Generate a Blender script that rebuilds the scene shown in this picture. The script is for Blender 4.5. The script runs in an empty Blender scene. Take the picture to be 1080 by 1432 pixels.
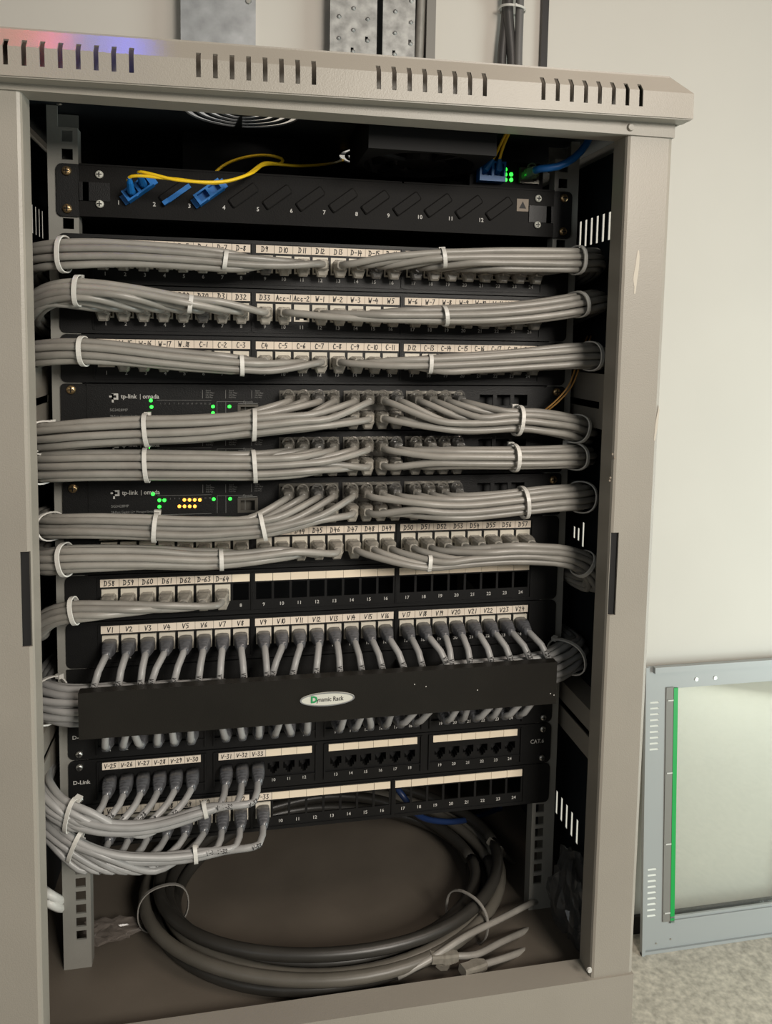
import bpy, math, random
import numpy as np
from mathutils import Vector, Matrix
random.seed(7)
SC = bpy.context.scene
COL = SC.collection
S = 0.001                      # everything below is written in millimetres
FLOOR_Z = -1691.0              # floor, measured from the top edge of the topmost patch panel
def w3(p): return Vector((p[0]*S, p[1]*S, (p[2]-FLOOR_Z)*S))

# ------------------------------------------------------------------ camera
CAM = np.array([-85.27, -735.84, -89.17]); FPX, CX, CY = 1081.05, 540.0, 569.86
YAW, PIT, ROL = -0.19079, -0.08816, -0.017535
def rotm(a, b, c):
    ca, sa, cb, sb, cc, sc = math.cos(a), math.sin(a), math.cos(b), math.sin(b), math.cos(c), math.sin(c)
    return np.array([[ca,-sa,0],[sa,ca,0],[0,0,1]]) @ np.array([[1,0,0],[0,cb,-sb],[0,sb,cb]]) @ np.array([[cc,0,sc],[0,1,0],[-sc,0,cc]])
RM = rotm(YAW, PIT, ROL)
def at(px, py, y):             # a point of the photograph at depth y (survey helper)
    d = RM @ np.array([(px-CX)/FPX, 1, -(py-CY)/FPX]); t = (y-CAM[1])/d[1]
    return CAM + t*d
def atz(px, py, z):
    d = RM @ np.array([(px-CX)/FPX, 1, -(py-CY)/FPX]); t = (z-CAM[2])/d[2]
    return CAM + t*d
cam = bpy.data.cameras.new('camera'); camo = bpy.data.objects.new('camera', cam); COL.objects.link(camo)
cam.sensor_fit = 'HORIZONTAL'; cam.sensor_width = 36; cam.lens = FPX/1080*36
cam.shift_x = 0; cam.shift_y = -(716-CY)/1080; cam.clip_start = 0.02; cam.clip_end = 50
m4 = Matrix.Identity(4)
for r in range(3):
    m4[r][0] = RM[r][0]; m4[r][1] = RM[r][2]; m4[r][2] = -RM[r][1]; m4[r][3] = w3(CAM)[r]
camo.matrix_world = m4
SC.camera = camo

# ------------------------------------------------------------------ world, lights, exposure
SC.view_settings.view_transform = 'Standard'; SC.view_settings.look = 'None'
SC.view_settings.gamma = 1; SC.view_settings.use_curve_mapping = False
SC.view_settings.exposure = 0.0
wd = bpy.data.worlds.new('room_light'); SC.world = wd; wd.use_nodes = True
bg = wd.node_tree.nodes['Background']; bg.inputs[0].default_value = (0.93, 0.92, 0.86, 1); bg.inputs[1].default_value = 0.13
def area(name, loc, target, size, power, col, sy=None):
    l = bpy.data.lights.new(name, 'AREA'); l.energy = power; l.color = col; l.size = size*S
    if sy: l.shape = 'RECTANGLE'; l.size_y = sy*S
    o = bpy.data.objects.new(name, l); COL.objects.link(o); o.location = w3(loc)
    o.rotation_euler = (w3(target)-w3(loc)).to_track_quat('-Z', 'Y').to_euler(); return o
area('ceiling_lamp', (700, -700, 1050), (300, 400, -300), 700, 10, (1.0, 0.84, 0.72))
area('room_lamp', (760, -2000, 520), (40, 0, -320), 620, 40, (1.0, 0.93, 0.84), 520)
area('window_daylight', (2600, -700, -900), (1100, 1076, -1150), 1200, 50, (0.88, 1.0, 0.97), 1400)
area('cool_fill_light', (-1300, -1900, 300), (200, 0, -300), 700, 2.4, (0.93, 0.97, 1.0), 900)  # weak cool fill added from the left, no known source there
def spot(name, loc, target, power, col, ang):
    l = bpy.data.lights.new(name, 'SPOT'); l.energy = power; l.color = col; l.spot_size = math.radians(ang); l.spot_blend = 0.9; l.shadow_soft_size = 0.01
    o = bpy.data.objects.new(name, l); COL.objects.link(o); o.location = w3(loc)
    o.rotation_euler = (w3(target)-w3(loc)).to_track_quat('-Z', 'Y').to_euler()
spot('red_indicator_lamp', (-236, -130, 290), (-240, -116, 128), 0.75, (1.0, 0.04, 0.10), 30)
spot('blue_indicator_lamp', (-182, -130, 290), (-186, -116, 128), 0.9, (0.06, 0.10, 1.0), 36)

# ------------------------------------------------------------------ materials
def mat(name, col, rough=0.5, metal=0.0, bump=0.0, bscale=800.0, var=0.0, vscale=30.0, spec=0.5, emit=None, estr=0.0, rnd=0.0, trans=0.0):
    m = bpy.data.materials.new(name); m.use_nodes = True; nt = m.node_tree; N = nt.nodes; L = nt.links
    b = N['Principled BSDF']
    b.inputs['Base Color'].default_value = (*col, 1); b.inputs['Roughness'].default_value = rough
    b.inputs['Metallic'].default_value = metal; b.inputs['Specular IOR Level'].default_value = spec
    tc = N.new('ShaderNodeTexCoord')
    if var > 0 or rnd > 0:
        hsv = N.new('ShaderNodeHueSaturation'); hsv.inputs['Color'].default_value = (*col, 1)
        val = N.new('ShaderNodeMath'); val.operation = 'ADD'; val.inputs[0].default_value = 1.0; val.inputs[1].default_value = 0
        if var > 0:
            n = N.new('ShaderNodeTexNoise'); n.inputs['Scale'].default_value = vscale; n.inputs['Detail'].default_value = 4
            L.new(tc.outputs['Object'], n.inputs['Vector'])
            mr = N.new('ShaderNodeMapRange'); mr.inputs['From Min'].default_value = 0.3; mr.inputs['From Max'].default_value = 0.7
            mr.inputs['To Min'].default_value = -var; mr.inputs['To Max'].default_value = var
            L.new(n.outputs['Fac'], mr.inputs['Value']); L.new(mr.outputs['Result'], val.inputs[1])
        if rnd > 0:
            oi = N.new('ShaderNodeObjectInfo'); mr2 = N.new('ShaderNodeMapRange')
            mr2.inputs['To Min'].default_value = 1-rnd; mr2.inputs['To Max'].default_value = 1+rnd
            L.new(oi.outputs['Random'], mr2.inputs['Value']); L.new(mr2.outputs['Result'], val.inputs[0])
        L.new(val.outputs[0], hsv.inputs['Value']); L.new(hsv.outputs['Color'], b.inputs['Base Color'])
    if bump > 0:
        n2 = N.new('ShaderNodeTexNoise'); n2.inputs['Scale'].default_value = bscale; n2.inputs['Detail'].default_value = 2
        L.new(tc.outputs['Object'], n2.inputs['Vector'])
        bp = N.new('ShaderNodeBump'); bp.inputs['Strength'].default_value = bump; bp.inputs['Distance'].default_value = 0.0006
        L.new(n2.outputs['Fac'], bp.inputs['Height']); L.new(bp.outputs['Normal'], b.inputs['Normal'])
    if emit: b.inputs['Emission Color'].default_value = (*emit, 1); b.inputs['Emission Strength'].default_value = estr
    if trans > 0:
        t = N.new('ShaderNodeBsdfTransparent'); mx = N.new('ShaderNodeMixShader'); mx.inputs[0].default_value = trans
        L.new(b.outputs[0], mx.inputs[1]); L.new(t.outputs[0], mx.inputs[2]); L.new(mx.outputs[0], N['Material Output'].inputs['Surface'])
    return m
PAINT = mat('grey_powder_coat', (0.290, 0.268, 0.228), 0.42, bump=0.25, bscale=900, var=0.05, vscale=9)
PAINTB = mat('brace_paint', (0.34, 0.34, 0.32), 0.5, bump=0.2, var=0.05)
RAIL = mat('rail_zinc_paint', (0.25, 0.245, 0.22), 0.45, bump=0.15, var=0.08)
BLACK = mat('black_powder_coat', (0.0075, 0.0075, 0.0075), 0.45, spec=0.3, bump=0.3, bscale=1200, var=0.15)
COVER = mat('manager_black_steel', (0.012, 0.011, 0.009), 0.36, spec=0.35, bump=0.2, bscale=1200, var=0.12, vscale=18)
TRAYM = mat('tray_black_steel', (0.0075, 0.007, 0.0065), 0.6, spec=0.14, bump=0.25, var=0.15)
INNER = mat('cabinet_inner_black', (0.019, 0.0225, 0.026), 0.5, spec=0.3, bump=0.2, var=0.1)
FLOORP = mat('cabinet_floor_grey', (0.115, 0.098, 0.078), 0.55, bump=0.2, var=0.12, vscale=14)
CABLE = mat('grey_cable_pvc', (0.25, 0.238, 0.213), 0.36, var=0.10, vscale=60, rnd=0.13)
CABLEV = mat('grey_marked_cable_pvc', (0.30, 0.298, 0.29), 0.38, var=0.08, vscale=60, rnd=0.1)
CLEAR = mat('clear_plug_plastic', (0.47, 0.44, 0.38), 0.14, var=0.25, vscale=160, trans=0.36, spec=0.8)
GHOST = mat('smoky_plug_plastic', (0.16, 0.155, 0.145), 0.12, trans=0.35, spec=0.9)
GOLD = mat('plug_contacts', (0.72, 0.5, 0.22), 0.3, metal=0.9)
FANP = mat('fan_black_plastic', (0.006, 0.006, 0.006), 0.6, spec=0.15)
BOOT = mat('smoky_boot', (0.088, 0.09, 0.096), 0.3, var=0.35, vscale=180, spec=0.7)
JACK = mat('jack_ivory', (0.68, 0.63, 0.53), 0.45, rnd=0.05)
DARK = mat('opening_black', (0.006, 0.006, 0.006), 0.7)
DGREY = mat('jack_black_plastic', (0.03, 0.029, 0.027), 0.4)
PAPER = mat('label_paper', (0.80, 0.70, 0.58), 0.75, var=0.04, rnd=0.04)
PAPER2 = mat('label_blank_cream', (0.88, 0.765, 0.59), 0.7, var=0.03, rnd=0.03)
INK = mat('pen_ink', (0.02, 0.018, 0.018), 0.7)
PRINT = mat('white_print', (0.55, 0.54, 0.51), 0.6)
PRINTD = mat('dim_white_print', (0.20, 0.20, 0.19), 0.6)
TIE = mat('white_nylon', (0.60, 0.59, 0.55), 0.4, rnd=0.08)
SCREW = mat('brass_screw', (0.60, 0.42, 0.22), 0.3, metal=0.9)
STEEL = mat('zinc_screw', (0.55, 0.54, 0.5), 0.3, metal=0.9)
BLUE = mat('blue_adapter_plastic', (0.005, 0.135, 0.42), 0.4)
BLUEC = mat('blue_cable_pvc', (0.012, 0.13, 0.42), 0.4)
YEL = mat('yellow_fibre', (0.86, 0.56, 0.015), 0.4)
ORA = mat('orange_fibre', (0.46, 0.24, 0.06), 0.45)
LEDG = mat('green_led', (0.05, 0.5, 0.1), 0.4, emit=(0.02, 1.0, 0.035), estr=3.5)
LEDO = mat('amber_led', (0.6, 0.3, 0.05), 0.4, emit=(1.0, 0.33, 0.04), estr=3.2)
STICK = mat('warning_sticker', (0.20, 0.16, 0.12), 0.6)
BADGEW = mat('badge_white', (0.62, 0.62, 0.55), 0.35)
BADGEG = mat('badge_green', (0.02, 0.27, 0.09), 0.5)
GALV = mat('galvanised_steel', (0.36, 0.375, 0.385), 0.42, metal=0.55, var=0.25, vscale=22)
GALVD = mat('galvanised_steel_mottled', (0.30, 0.305, 0.295), 0.5, metal=0.4, var=0.35, vscale=45)
CONDUIT = mat('black_conduit', (0.055, 0.052, 0.05), 0.45)
COILM = mat('black_coil_pvc', (0.030, 0.028, 0.024), 0.38, var=0.2, vscale=20)
COILG = mat('grey_coil_pvc', (0.10, 0.092, 0.076), 0.4, var=0.15, vscale=20)
DOORP = mat('door_blue_grey_paint', (0.335, 0.345, 0.34), 0.35, bump=0.15)
SLOTLIT = mat('slot_light_paint', (0.72, 0.72, 0.66), 0.5)  # pale colour standing in for light in the door slots
CHAN = mat('grey_channel', (0.20, 0.19, 0.17), 0.5)
GREEN = mat('green_protective_tape', (0.0, 0.33, 0.06), 0.4)
WALL = mat('wall_plaster', (0.61, 0.58, 0.525), 0.85, bump=0.1, bscale=120, var=0.02, vscale=3)
FLOOR = mat('terrazzo_floor', (0.50, 0.455, 0.38), 0.6, var=0.28, vscale=70)
SKIRT = mat('black_skirting', (0.02, 0.02, 0.02), 0.4)
CHIP = mat('bare_filler', (0.50, 0.46, 0.39), 0.8)
WHITEC = mat('white_cable_pvc', (0.62, 0.62, 0.58), 0.4)
def glass_mat():
    m = bpy.data.materials.new('door_glass'); m.use_nodes = True; N = m.node_tree.nodes; L = m.node_tree.links
    g = N.new('ShaderNodeBsdfGlossy'); g.inputs['Roughness'].default_value = 0.03
    t = N.new('ShaderNodeBsdfTransparent'); t.inputs[0].default_value = (0.975, 0.985, 0.97, 1)
    mx = N.new('ShaderNodeMixShader'); mx.inputs[0].default_value = 0.12; L.new(t.outputs[0], mx.inputs[1]); L.new(g.outputs[0], mx.inputs[2])
    L.new(mx.outputs[0], N['Material Output'].inputs['Surface']); return m
GLASS = glass_mat()
def film_mat(name, col, tr):
    m = mat(name, col, 0.18, trans=tr, spec=0.8); return m
FILM = film_mat('smoky_plastic_film', (0.085, 0.085, 0.083), 0.45)
FILM2 = film_mat('clear_plastic_film', (0.30, 0.26, 0.23), 0.72)

# ------------------------------------------------------------------ mesh helpers
class MB:
    def __init__(s): s.v = []; s.f = []; s.mi = []; s.cur = 0
    def add(s, vs, fs):
        o = len(s.v); s.v += [tuple(map(float, q)) for q in vs]
        for f in fs: s.f.append(tuple(i+o for i in f)); s.mi.append(s.cur)
        return s
    def box(s, x0, x1, y0, y1, z0, z1):
        return s.add([(x0,y0,z0),(x1,y0,z0),(x1,y1,z0),(x0,y1,z0),(x0,y0,z1),(x1,y0,z1),(x1,y1,z1),(x0,y1,z1)],
                     [(0,3,2,1),(4,5,6,7),(0,1,5,4),(1,2,6,5),(2,3,7,6),(3,0,4,7)])
    def loft(s, loops, cap=True, closed=True):
        n = len(loops[0]); vs = [p for l in loops for p in l]; fs = []
        for i in range(len(loops)-1):
            for j in range(n if closed else n-1):
                k = (j+1) % n
                fs.append((i*n+j, i*n+k, (i+1)*n+k, (i+1)*n+j))
        if cap: fs.append(tuple(reversed(range(n)))); fs.append(tuple((len(loops)-1)*n+j for j in range(n)))
        return s.add(vs, fs)
    def prism_y(s, poly, y0, y1):           # poly of (x,z)
        return s.loft([[(x,y0,z) for x,z in poly], [(x,y1,z) for x,z in poly]])
    def cyl(s, c, axis, r, h, n=12, r2=None):
        c = Vector(c); a = Vector(axis).normalized(); u = a.orthogonal().normalized(); v = a.cross(u)
        L = []
        for t, rr in ((0, r), (h, r if r2 is None else r2)):
            L.append([tuple(c+a*t+(u*math.cos(2*math.pi*k/n)+v*math.sin(2*math.pi*k/n))*rr) for k in range(n)])
        return s.loft(L)
    def tube(s, pts, r, n=7):
        pts = [Vector(p) for p in pts]; m = len(pts); prev = None; loops = []
        for i in range(m):
            t = (pts[min(i+1,m-1)]-pts[max(i-1,0)])
            t = t.normalized() if t.length > 1e-9 else Vector((1,0,0))
            if prev is None: u = t.orthogonal().normalized()
            else:
                u = prev-t*prev.dot(t); u = u.normalized() if u.length > 1e-6 else t.orthogonal().normalized()
            prev = u; v = t.cross(u)
            rr = r[i] if hasattr(r, '__len__') else r
            loops.append([tuple(pts[i]+(u*math.cos(2*math.pi*k/n)+v*math.sin(2*math.pi*k/n))*rr) for k in range(n)])
        return s.loft(loops)
    def sheet(s, F, B, solid):              # F[i][j], B[i][j] front/back grid; solid[i][j] cells -> plate with real openings
        ni, nj = len(F), len(F[0]); o = len(s.v)
        vs = [F[i][j] for i in range(ni) for j in range(nj)]+[B[i][j] for i in range(ni) for j in range(nj)]
        fs = []; a = lambda i, j: i*nj+j; b = lambda i, j: ni*nj+i*nj+j
        ok = lambda i, j: 0 <= i < ni-1 and 0 <= j < nj-1 and solid[i][j]
        for i in range(ni-1):
            for j in range(nj-1):
                if not solid[i][j]: continue
                fs.append((a(i,j),a(i+1,j),a(i+1,j+1),a(i,j+1))); fs.append((b(i,j),b(i,j+1),b(i+1,j+1),b(i+1,j)))
                if not ok(i-1,j): fs.append((a(i,j),a(i,j+1),b(i,j+1),b(i,j)))
                if not ok(i+1,j): fs.append((a(i+1,j+1),a(i+1,j),b(i+1,j),b(i+1,j+1)))
                if not ok(i,j-1): fs.append((a(i+1,j),a(i,j),b(i,j),b(i+1,j)))
                if not ok(i,j+1): fs.append((a(i,j+1),a(i+1,j+1),b(i+1,j+1),b(i,j+1)))
        return s.add(vs, fs)
    def plate(s, x0, x1, z0, z1, y0, y1, holes, axis='y'):   # flat plate with rectangular holes (x0,x1,z0,z1)
        xs = sorted({x0, x1, *[h[0] for h in holes], *[h[1] for h in holes]}); zs = sorted({z0, z1, *[h[2] for h in holes], *[h[3] for h in holes]})
        xs = [x for x in xs if x0 <= x <= x1]; zs = [z for z in zs if z0 <= z <= z1]
        P = {'y': lambda x, z, d: (x, d, z), 'x': lambda x, z, d: (d, x, z), 'z': lambda x, z, d: (x, z, d)}[axis]
        F = [[P(x, z, y0) for z in zs] for x in xs]; B = [[P(x, z, y1) for z in zs] for x in xs]
        so = [[not any(h[0] < (xs[i]+xs[i+1])/2 < h[1] and h[2] < (zs[j]+zs[j+1])/2 < h[3] for h in holes) for j in range(len(zs)-1)] for i in range(len(xs)-1)]
        return s.sheet(F, B, so)
    def merge(s, other, off=(0,0,0)):
        o = len(s.v); s.v += [(p[0]+off[0], p[1]+off[1], p[2]+off[2]) for p in other.v]
        for f in other.f: s.f.append(tuple(i+o for i in f)); s.mi.append(s.cur)
        return s
    def mesh(s, name, mats, org=(0,0,0), smooth=False, fix=True):
        me = bpy.data.meshes.new(name)
        V = (np.array(s.v, float)-np.array(org, float))*S
        me.from_pydata(V.tolist(), [], s.f); 
        for m in (mats if isinstance(mats, (list, tuple)) else [mats]): me.materials.append(m)
        me.polygons.foreach_set('material_index', s.mi)
        if smooth: me.polygons.foreach_set('use_smooth', [True]*len(me.polygons))
        if fix:
            import bmesh
            bm = bmesh.new(); bm.from_mesh(me); bmesh.ops.recalc_face_normals(bm, faces=bm.faces); bm.to_mesh(me); bm.free()
        me.update(); return me
ORG = {}
def props(o, label=None, cat=None, group=None, kind=None):
    if label: o['label'] = label
    if cat: o['category'] = cat
    if group: o['group'] = group
    if kind: o['kind'] = kind
    return o
def thing(name, label, cat, org, group=None):
    o = bpy.data.objects.new(name, None); COL.objects.link(o); o.empty_display_size = 0.02
    o.location = w3(org); ORG[o.name] = tuple(org); return props(o, label, cat, group)
def link(name, me, parent, org):
    o = bpy.data.objects.new(name, me); COL.objects.link(o); ORG[o.name] = tuple(org)
    if parent is None: o.location = w3(org)
    else: o.parent = parent; p = ORG[parent.name]; o.location = tuple((org[i]-p[i])*S for i in range(3))
    return o
def part(name, mb, mats, parent=None, org=None, smooth=False, label=None):
    if org is None: org = ORG[parent.name] if parent else (0,0,0)
    o = link(name, mb.mesh(name, mats, org, smooth), parent, org)
    if label: o['label'] = label
    return o
def solo(name, mb, mats, org, label, cat, group=None, smooth=False, kind=None):
    return props(part(name, mb, mats, None, org, smooth), label, cat, group, kind)
MC = {}
def cached(key, fn, mats, smooth=False):
    if key not in MC: MC[key] = fn().mesh(key, mats, (0,0,0), smooth)
    return MC[key]
def catmull(P, step=7.0):
    P = [Vector(p) for p in P]; out = []
    Q = [P[0]*2-P[1]]+P+[P[-1]*2-P[-2]]
    for i in range(1, len(Q)-2):
        p0, p1, p2, p3 = Q[i-1:i+3]; d = (p2-p1).length
        if d < 1e-6: continue
        t0 = 0; t1 = max((p1-p0).length, 1e-4)**.5; t2 = t1+d**.5; t3 = t2+max((p3-p2).length, 1e-4)**.5
        n = max(1, int(d/step))
        for k in range(n):
            t = t1+(t2-t1)*k/n
            A1 = p0*((t1-t)/(t1-t0))+p1*((t-t0)/(t1-t0)); A2 = p1*((t2-t)/(t2-t1))+p2*((t-t1)/(t2-t1)); A3 = p2*((t3-t)/(t3-t2))+p3*((t-t2)/(t3-t2))
            B1 = A1*((t2-t)/(t2-t0))+A2*((t-t0)/(t2-t0)); B2 = A2*((t3-t)/(t3-t1))+A3*((t-t1)/(t3-t1))
            out.append(B1*((t2-t)/(t2-t1))+B2*((t-t1)/(t2-t1)))
    out.append(P[-1]); return out
# printed lettering (flat type) and handwriting (pen strokes)
TXT = {}
def typeset(body, bold=0.0):
    k = (body, bold)
    if k not in TXT:
        c = bpy.data.curves.new('type', 'FONT'); c.body = body; c.size = 1; c.align_x = 'CENTER'; c.align_y = 'CENTER'; c.offset = bold; c.resolution_u = 2
        o = bpy.data.objects.new('type', c); COL.objects.link(o); dg = bpy.context.evaluated_depsgraph_get()
        me = bpy.data.meshes.new_from_object(o.evaluated_get(dg)); bpy.data.objects.remove(o)
        TXT[k] = ([tuple(v.co) for v in me.vertices], [tuple(p.vertices) for p in me.polygons]); bpy.data.meshes.remove(me)
    return TXT[k]
def put_text(mb, body, x, y, z, h, bold=0.012, wx=1.0, left=False):
    vs, fs = typeset(body, bold)
    if not vs: return
    xo = min(v[0] for v in vs) if left else 0
    mb.add([(x+(v[0]-xo)*h*1.35*wx, y, z+v[1]*h*1.35) for v in vs], fs)
GL = {'0':[[(.5,1),(.1,.75),(.1,.25),(.45,0),(.85,.3),(.8,.8),(.5,1)]], '1':[[(.5,1),(.42,0)]], '2':[[(.1,.8),(.45,1),(.8,.75),(.1,.05),(.95,.05)]],
 '3':[[(.15,1),(.8,.95),(.4,.6),(.85,.3),(.5,0),(.1,.1)]], '4':[[(.4,1),(.1,.4),(.95,.45)],[(.7,.8),(.6,-.1)]], '5':[[(.9,1),(.3,1),(.2,.6),(.7,.55),(.75,.15),(.15,0)]],
 '6':[[(.7,1),(.2,.5),(.25,.05),(.75,.1),(.7,.45),(.2,.4)]], '7':[[(.1,.95),(.9,1),(.4,0)]], '8':[[(.8,.9),(.3,.95),(.3,.65),(.75,.35),(.5,0),(.15,.25),(.8,.9)]],
 '9':[[(.8,.8),(.4,1),(.15,.7),(.5,.5),(.8,.8),(.5,0)]], 'D':[[(.25,1),(.15,0)],[(0,1),(.6,.95),(.95,.55),(.7,.1),(0,0)]], 'V':[[(0,.95),(.3,.05),(.95,1)]],
 'W':[[(0,1),(.2,0),(.5,.65),(.7,0),(1.05,1)]], 'C':[[(.9,.9),(.4,1),(.1,.5),(.35,0),(.9,.1)]], 'A':[[(0,0),(.45,1),(.8,0)],[(.15,.4),(.75,.4)]],
 'c':[[(.7,.5),(.3,.6),(.1,.3),(.3,0),(.75,.1)]], '-':[[(.1,.5),(.7,.5)]], '.':[[(.2,.12),(.4,0)]]}
def pen(mb, body, x, y, z, h, w=0.5, maxw=13.5, rng=random):
    adv = {'1': .55, '-': .75, '.': .5, 'W': 1.25, 'D': 1.15}
    tot = sum(adv.get(c, 1.0) for c in body); cw = min(h*0.68, maxw/tot); cx = x-tot*cw/2
    for ch in body:
        dz = rng.uniform(-.25, .25); sl = rng.uniform(.05, .3)
        for st in GL[ch]:
            pts = [(cx+(px*.85+py*sl*.4)*cw, z-h/2+py*h+dz) for px, py in st]
            for (xa, za), (xb, zb) in zip(pts, pts[1:]):
                dx, dz2 = xb-xa, zb-za; l = math.hypot(dx, dz2) or 1; nx, nz = -dz2/l*w/2, dx/l*w/2; ex, ez = dx/l*w*.4, dz2/l*w*.4
                mb.add([(xa-ex+nx, y, za-ez+nz), (xa-ex-nx, y, za-ez-nz), (xb+ex-nx, y, zb+ez-nz), (xb+ex+nx, y, zb+ez+nz)], [(0,1,2,3)])
        cx += adv.get(ch, 1.0)*cw

# ------------------------------------------------------------------ setting
U = 44.45
WALL_Y = 1076.0
props(part('wall_back', MB().box(-2600, 3400, WALL_Y, WALL_Y+100, FLOOR_Z, 1150), WALL), kind='structure')
props(part('floor', MB().box(-2600, 3400, -2600, WALL_Y, FLOOR_Z-60, FLOOR_Z), FLOOR), kind='structure')
props(part('baseboard_back', MB().box(-2600, 3400, WALL_Y-10, WALL_Y, FLOOR_Z, FLOOR_Z+50), SKIRT), kind='structure')

# ------------------------------------------------------------------ the cabinet
YF, YB = -108.0, 440.0         # front frame plane, back
ZT, ZS = 88.0, -686.0          # top and bottom of the opening
cab = thing('network_cabinet', 'open grey steel network cabinet with black interior, full of cabled panels', 'cabinet', (0, 160, -712))
def post(sgn):
    prof = [(242.0, YF+24), (242.0, YF+3.2), (243.0, YF+1), (245.2, YF), (250.5, YF), (281, YF), (284, YF+1), (285, YF+4), (285, YF+40)]
    zs = [-740, -334, -258, 98]
    prof2 = [(244.0, YF+24), (244.0, YF+4), (244.6, YF+2.8), (246, YF+2), (250.5, YF+2), (280.6, YF+2), (282.4, YF+2.8), (283, YF+5), (283, YF+40)]
    F = [[(sgn*x, y, z) for z in zs] for x, y in prof]; B = [[(sgn*x, y, z) for z in zs] for x, y in prof2]
    so = [[not (j == 1 and i in (2, 3)) for j in range(3)] for i in range(len(prof)-1)]
    o = part('front_post', MB().sheet(F, B, so), PAINT, cab)
    part('latch_recess', MB().box(sgn*244.2, sgn*250.4, YF+2.5, YF+9, -335, -257), DARK, o)
    return o
pl = post(-1); prr = post(1)
def blob(cx, cz, pts, y): return MB().prism_y([(cx+a, cz+b) for a, b in pts], y-0.15, y+0.3)
for k, (bx, by, ps) in enumerate([(890, 380, [(.6,19),(1.8,18),(2.5,13),(2.4,5),(1.8,-2),(1.1,-8),(.6,-15),(.1,-19),(-1.2,-19),(-1.2,-13),(-2.5,-7),(-2.2,-2),(-1.1,5),(-.4,12)]), (918, 592, [(1.5,16),(2.5,12),(1.5,-4),(-.5,-16),(-1.6,-15),(-.8,0)])]):
    c = at(bx, by, YF)
    part('paint_chip', blob(c[0], c[2], ps, YF), CHIP, prr, label='pale chip in the grey paint')
for bx, by in ((857, 635), (854, 668), (853, 672), (860, 640)):
    c = at(bx, by, YF); part('rust_speck', MB().cyl((c[0], YF+.2, c[2]), (0,-1,0), 1.0, .4, 8), STICK, prr, label='small brown rust speck')
part('front_header', MB().box(-285, 285, YF-2, YF+22, ZT, 103), PAINT, cab)
c = at(880, 181, YF); part('rubber_bumper', MB().cyl((c[0], YF-2, c[2]+1), (0,-1,0), 3.4, 2.2, 14, 2.6), PAINT, cab)
part('front_sill', MB().box(-285, 285, YF-2, YF+24, -740, ZS), PAINT, cab)
c = at(820, 1351, YF); part('rubber_bumper', MB().cyl((c[0]+2, YF-2, c[2]-2), (0,-1,0), 2.6, 2, 12, 2), TIE, cab)
# top cover: rim with bent ventilation slots
slots = [x0+k*12.3 for x0 in (-247.7, -113.7, 22.9, 158.6) for k in range(8)]
xs = sorted([-293.0, 293.0]+[s+d for s in slots for d in (-1.75, 1.75)])
ts = [97.0, 104.3, 117.5, 123.5, 134.5]
def capp(x, t, d):
    if t <= 117.5: return (x, -124+d, t)
    q = (t-117.5)/17.0; k = 1-0.055*q if abs(x) > 292 else 1
    return (x*k, -124+q*13+d*.8, t-d*.55)
F = [[capp(x, t, 0) for t in ts] for x in xs]; B = [[capp(x, t, 1.6) for t in ts] for x in xs]
so = [[not (j in (1, 2) and any(abs((xs[i]+xs[i+1])/2-s) < 1 for s in slots)) for j in range(4)] for i in range(len(xs)-1)]
top = part('top_cover', MB().sheet(F, B, so), PAINT, cab, org=(0, -100, 97)); top.rotation_euler.y = -0.013
mb = MB()
for sg in (-1, 1):             # side rims and bevels of the cover
    mb.loft([[(sg*293, -124, 97), (sg*293, -124, 117.5), (sg*277, -111, 134.5), (sg*240, -111, 134.5), (sg*240, -111, 132.5), (sg*275, -111, 131), (sg*291, -122, 116), (sg*291, -122, 97)],
             [(sg*293, YB+10, 97), (sg*293, YB+10, 117.5), (sg*277, YB, 134.5), (sg*240, YB, 134.5), (sg*240, YB, 132.5), (sg*275, YB, 131), (sg*291, YB+8, 116), (sg*291, YB+8, 97)]])
mb.box(-277, 277, -112, -106, 132.5, 134.5)
part('cover_rim', mb, PAINT, top)
part('added_slot_baffle', MB().box(-275, 275, -97, -95.5, 100, 133), PAINT, top)  # plate added behind the slots to block the bright background and keep them dark
part('cover_lip', MB().box(-292, 292, -123, YF, 96, 98), PAINT, top)
# side panels with slits, back, floor, roof
def side(sg):
    hs = []
    for k in range(7): y = -13+k*13.5; hs.append((y-2.5, y+2.5, 14.5, 42.5))
    for k in range(6): y = 17+k*13.8; hs.append((y-2.5, y+2.5, -641, -613))
    for k, (y, a, b) in enumerate([(31.5, -310, -283), (43, -306, -292), (53.5, -306, -293)]): hs.append((y-2.2, y+2.2, a, b))
    if sg < 0: hs = [h for h in hs if h[2] > 0]; hs = [(h[0]+62, h[1]+62, h[2]-6, h[3]-6) for h in hs]
    o = part('side_panel', MB().plate(YF+24, YB, -712, 100, sg*283, sg*283.7, hs, 'x'), INNER, cab)
    return o
side(-1); side(1)
part('back_panel', MB().box(-283, 283, YB-2, YB, -712, 110), INNER, cab)
part('floor_panel', MB().box(-283, 283, YF+24, YB, -702, -700), FLOORP, cab)
fans = [(-81, -14), (81, -14), (-81, 122), (75, 122)]
roof = part('roof_panel', MB().plate(-283, 283, YF+22, YB, 110, 111.5, [(fx-54, fx+54, fy-54, fy+54) for fx, fy in fans], 'z'), INNER, cab)
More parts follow.
